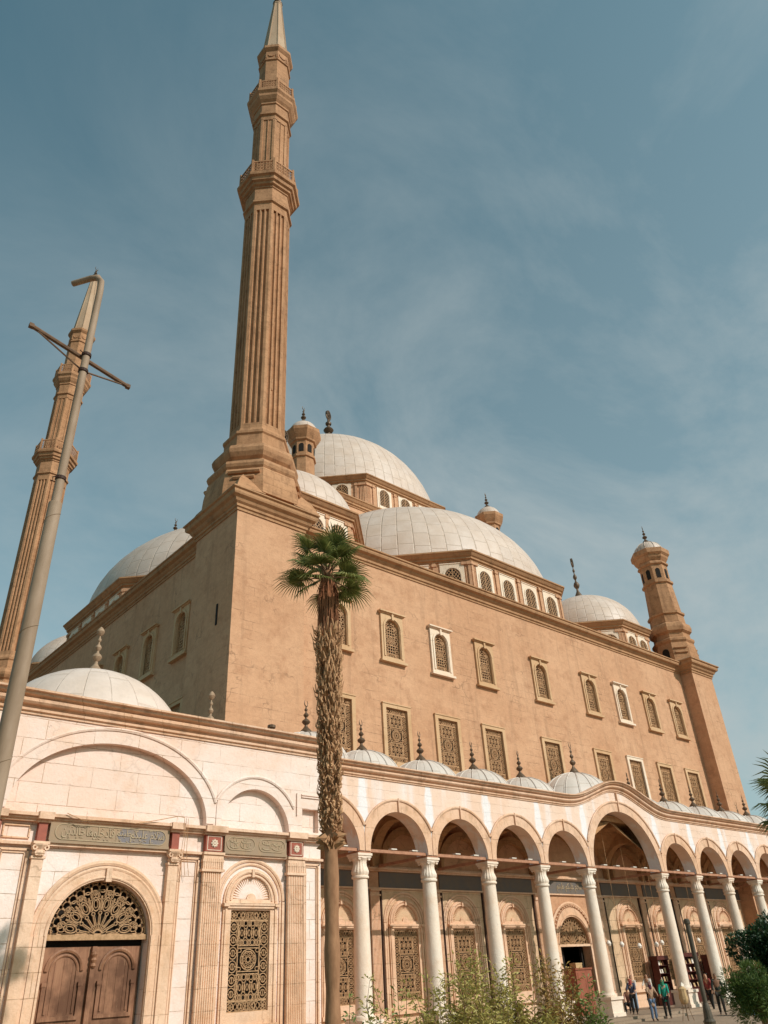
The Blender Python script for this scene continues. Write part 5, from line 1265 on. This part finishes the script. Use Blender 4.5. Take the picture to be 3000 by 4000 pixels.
def person(x, y, z, face, label, top, bot, skin=SKIN, scarf=None, h=1.68, pose='stand', arms=((.1, .02, 0), (.1, .02, 0)), long_top=0, group='visitors under and before the arcade', lean=0, stride=.0, hip=None, hairm=None):
    """+x of the figure is its left-right axis, -y is forward"""
    t = thing('person', (x, y, z), label, 'person', group); t.rotation_euler = (0, 0, 0); k = h/1.7
    J = {}
    sit = pose == 'sit'; hz = .48 if sit else .90
    J['pel'] = (0, 0, hz); J['sp'] = (0, -.02+lean*.3, hz+.22); J['ch'] = (0, -.02+lean*.7, hz+.42); J['nk'] = (0, -.01+lean, hz+.56); J['hb'] = (0, -.02+lean*1.1, hz+.64); J['ht'] = (0, -.02+lean*1.15, hz+.78)
    for s_, n_ in ((-1, 'r'), (1, 'l')):
        J['sh'+n_] = (s_*.17, lean*.9, hz+.50)
        ax, ay, az_ = arms[0 if s_ < 0 else 1]
        J['el'+n_] = (s_*(.2+ax), ay*.5, hz+.24+az_*.3); J['wr'+n_] = (s_*(.2+ax*.6), ay, hz+.02+az_); J['ha'+n_] = (s_*(.2+ax*.5), ay*1.15-.02, hz-.06+az_)
        J['hp'+n_] = (s_*.09, 0, hz-.04)
        if sit: J['kn'+n_] = (s_*.14, -.42, hz+.02); J['an'+n_] = (s_*.12, -.46, .08); J['to'+n_] = (s_*.13, -.62, .03)
        else: J['kn'+n_] = (s_*.1, -.03-s_*stride*.5, .48); J['an'+n_] = (s_*.1, .02-s_*stride, .08); J['to'+n_] = (s_*.12, -.15-s_*stride, .03)
    def mk(name, keys, edges, rad, mat, grow=0, extra=()):
        vs = [Vector(J[q])*k for q in keys]; ed = [(keys.index(a), keys.index(b)) for a, b in edges]; rd = [tuple(v*k+grow for v in (r if isinstance(r, tuple) else (r, r))) for r in rad]
        for e in extra: i0 = keys.index(e[0]); vs.append(Vector(J[e[0]])*k+Vector(e[1])*k); ed.append((i0, len(vs)-1)); rd.append((e[2], e[2]))
        R = Matrix.Rotation(face, 4, 'Z'); vs = [R @ v for v in vs]
        return skin_obj(name, [tuple(v) for v in vs], ed, rd, mat, t, (x, y, z))
    keys = ['pel', 'sp', 'ch', 'nk', 'hb', 'ht']+[a+b for b in 'rl' for a in ('sh', 'el', 'wr', 'ha', 'hp', 'kn', 'an', 'to')]
    E_ = [('pel', 'sp'), ('sp', 'ch'), ('ch', 'nk'), ('nk', 'hb'), ('hb', 'ht')]
    for b in 'rl': E_ += [('ch', 'sh'+b), ('sh'+b, 'el'+b), ('el'+b, 'wr'+b), ('wr'+b, 'ha'+b), ('pel', 'hp'+b), ('hp'+b, 'kn'+b), ('kn'+b, 'an'+b), ('an'+b, 'to'+b)]
    rad = [(.13, .1), (.115, .09), (.13, .1), .05, .075, .085]+[.055, .038, .026, .03, .085, .055, .038, .03]*2
    ex = []
    for b, s_ in (('r', -1), ('l', 1)):
        for q in range(4): ex.append(('ha'+b, (s_*(-.02+.014*q), -.03+.012*q, -.07-.008*(q in (1, 2))), .009))
        ex.append(('ha'+b, (-s_*.035, -.035, -.02), .01))
    ex.append(('hb', (0, -.09, .05), .018))
    mk('body', keys, E_, rad, skin, 0, ex)
    kt = ['pel', 'sp', 'ch', 'shr', 'shl', 'elr', 'ell', 'wrr', 'wrl']; et = [('pel', 'sp'), ('sp', 'ch'), ('ch', 'shr'), ('ch', 'shl'), ('shr', 'elr'), ('shl', 'ell'), ('elr', 'wrr'), ('ell', 'wrl')]
    ext = []
    if long_top: ext = [('pel', (0, 0, -long_top), .17*k)]
    mk('top', kt, et, [(.145, .115), (.13, .105), (.145, .115), .07, .07, .052, .052, .038, .038], top, .004, ext)
    kb = ['pel', 'hpr', 'hpl', 'knr', 'knl', 'anr', 'anl']; mk('trousers', kb, [('pel', 'hpr'), ('pel', 'hpl'), ('hpr', 'knr'), ('hpl', 'knl'), ('knr', 'anr'), ('knl', 'anl')], [(.145, .115), .1, .1, .075, .075, .058, .058], bot, .002)
    mk('shoes', ['anr', 'tor'], [('anr', 'tor')], [.048, .042], SHOE, 0); mk('shoes', ['anl', 'tol'], [('anl', 'tol')], [.048, .042], SHOE, 0)
    if scarf: mk('headscarf', ['ht', 'hb', 'nk', 'ch'], [('ht', 'hb'), ('hb', 'nk'), ('nk', 'ch')], [.098, .092, .09, .14], scarf, 0)
    else:
        J['hq'] = (0, .02+lean*1.15, hz+.80); J['hr'] = (0, .04+lean*1.15, hz+.70); mk('hair', ['hq', 'hr'], [('hq', 'hr')], [.088, .075], hairm or HAIR)
    return t
CF = -radians(57)   # facing the camera
person(-1.55, -1.55, 0, radians(-55), 'standing woman in a long turquoise top, black trousers and green headscarf', cloth('turquoise', (.02, .30, .22)), cloth('black', (.02, .018, .016)), scarf=cloth('green', (.03, .22, .12)), long_top=.2, h=1.72, arms=((.02, -.22, .1), (.0, -.2, .12)))
person(-3.35, -1.9, 0, radians(-30), 'woman in a purple headscarf, long tan coat and jeans with head bowed', cloth('tan', (.42, .29, .2)), cloth('jeans', (.13, .2, .32)), scarf=cloth('purple', (.09, .03, .06)), long_top=.34, h=1.66, lean=-.08, arms=((.02, -.3, .28), (.02, -.28, .26)))
person(-2.35, -.2, .22, radians(-60), 'woman with a red scarf behind the tan coated woman', cloth('dark_blue', (.05, .06, .1)), cloth('black', (.02, .018, .016)), scarf=cloth('red', (.33, .06, .05)), h=1.6, arms=((.02, -.2, .2), (.0, -.2, .2)))
person(.9, 1.9, .22, radians(-60), 'standing visitor in a pale shirt and light blue jeans beside the seated one', cloth('pale', (.55, .5, .45)), cloth('light_jeans', (.28, .38, .5)), h=1.68, arms=((.0, -.3, .25), (.0, -.3, .25)))
person(-1.0, 1.0, .22, radians(-70), 'seated visitor in a green and pink top on the column base', cloth('pink_green', (.30, .16, .13)), cloth('black', (.02, .018, .016)), h=1.55, pose='sit', arms=((.0, -.3, .12), (.0, -.3, .12)))
person(4.0, -.95, 0, radians(-110), 'person in a dark red top and black trousers leaning by the lamp post', cloth('dark_red', (.26, .045, .04)), cloth('black', (.02, .018, .016)), h=1.8, lean=-.05, stride=.1, arms=((.06, -.1, .02), (.05, -.05, .0)))
person(1.0, -3.1, 0, radians(-60), 'man in dark grey clothes with legs apart beside the clipped tree', cloth('charcoal', (.04, .045, .04)), cloth('dark', (.035, .03, .025)), h=1.8, stride=.16, skin=SKIND, arms=((.03, -.12, .05), (.03, .05, .0)))
person(2.6, 2.0, .22, radians(-80), 'visitor in a white shirt browsing by the dark red cabinet left of the column', cloth('white', (.6, .57, .52)), cloth('black', (.02, .018, .016)), h=1.7, arms=((.0, -.3, .2), (.03, -.1, 0)))
person(11.0, 1.2, .22, radians(-20), 'distant visitor in a brown coat between the two people and the trees', cloth('brown', (.16, .09, .05)), cloth('dark', (.035, .03, .025)), h=1.72, arms=((.0, -.2, .1), (.03, -.1, 0)))
# wire stand with a tan bag
t = thing('bag_stand', (-3.55, -3.4, 0), 'spindly wire stand carrying a tan bag beside the lamp post', 'stand')
mb = MB(); bx, by = -3.3, -3.65
for a in range(4):
    c, s_ = cos(a*pi/2+.6), sin(a*pi/2+.6); mb.tube([(bx+.26*c, by+.26*s_, 0), (bx+.12*c, by+.12*s_, .55), (bx+.2*c, by+.2*s_, .95)], .014, 6)
mb.ring(0, 0, .24, .24, .02, 0, .02, 16); k = len(mb.v)-64; mb.xf(Matrix.Translation((bx, by, .5)) @ Matrix.Rotation(pi/2, 4, 'X'), k); P(mb, 'wire_legs', STEM, t)
mb = MB(); mb.lathe([(.1, .66), (.17, .72), (.22, .9), (.17, 1.15), (.2, 1.28), (.1, 1.38)], 9, bx, by, 0); P(mb, 'bag', CARD, t, smooth=True)
mb = MB(); mb.box(-.12, -.02, 0, .1, .02, .16); mb.xf(Matrix.Rotation(.5, 4, 'Y')); P(mb, 'paper', WHP, t, (bx, by-.05, 1.36))
# tubs under the trees
for i, (x, y, lb) in enumerate(((.7, -4.75, 'pale blue tub standing in the shade below the feathery bush'), (1.6, -5.6, 'second pale blue tub at the right edge below the trees'))):
    t = thing('tub', (x, y, 0), lb, 'tub', 'blue tubs under the trees'); mb = MB(); mb.lathe([(.42, 0), (.5, .85), (.56, .88), (.56, .95), (.47, .95), (.42, .1)], 20, x, y, 0, cap=False); P(mb, 'body', simple('blue_plastic', (.13, .25, .34), (.2, .32, .4), .4, 4) if i == 0 else MATS['blue_plastic'], t, smooth=True)
    mb = MB()
    for s_ in (-1, 1): mb.ring(0, 0, .1, .06, .02, 0, .02, 10); k = len(mb.v)-40; mb.xf(Matrix.Translation((x+s_*.52, y, .7)) @ Matrix.Rotation(pi/2, 4, 'Z'), k)
    P(mb, 'handle', POSTM, t)
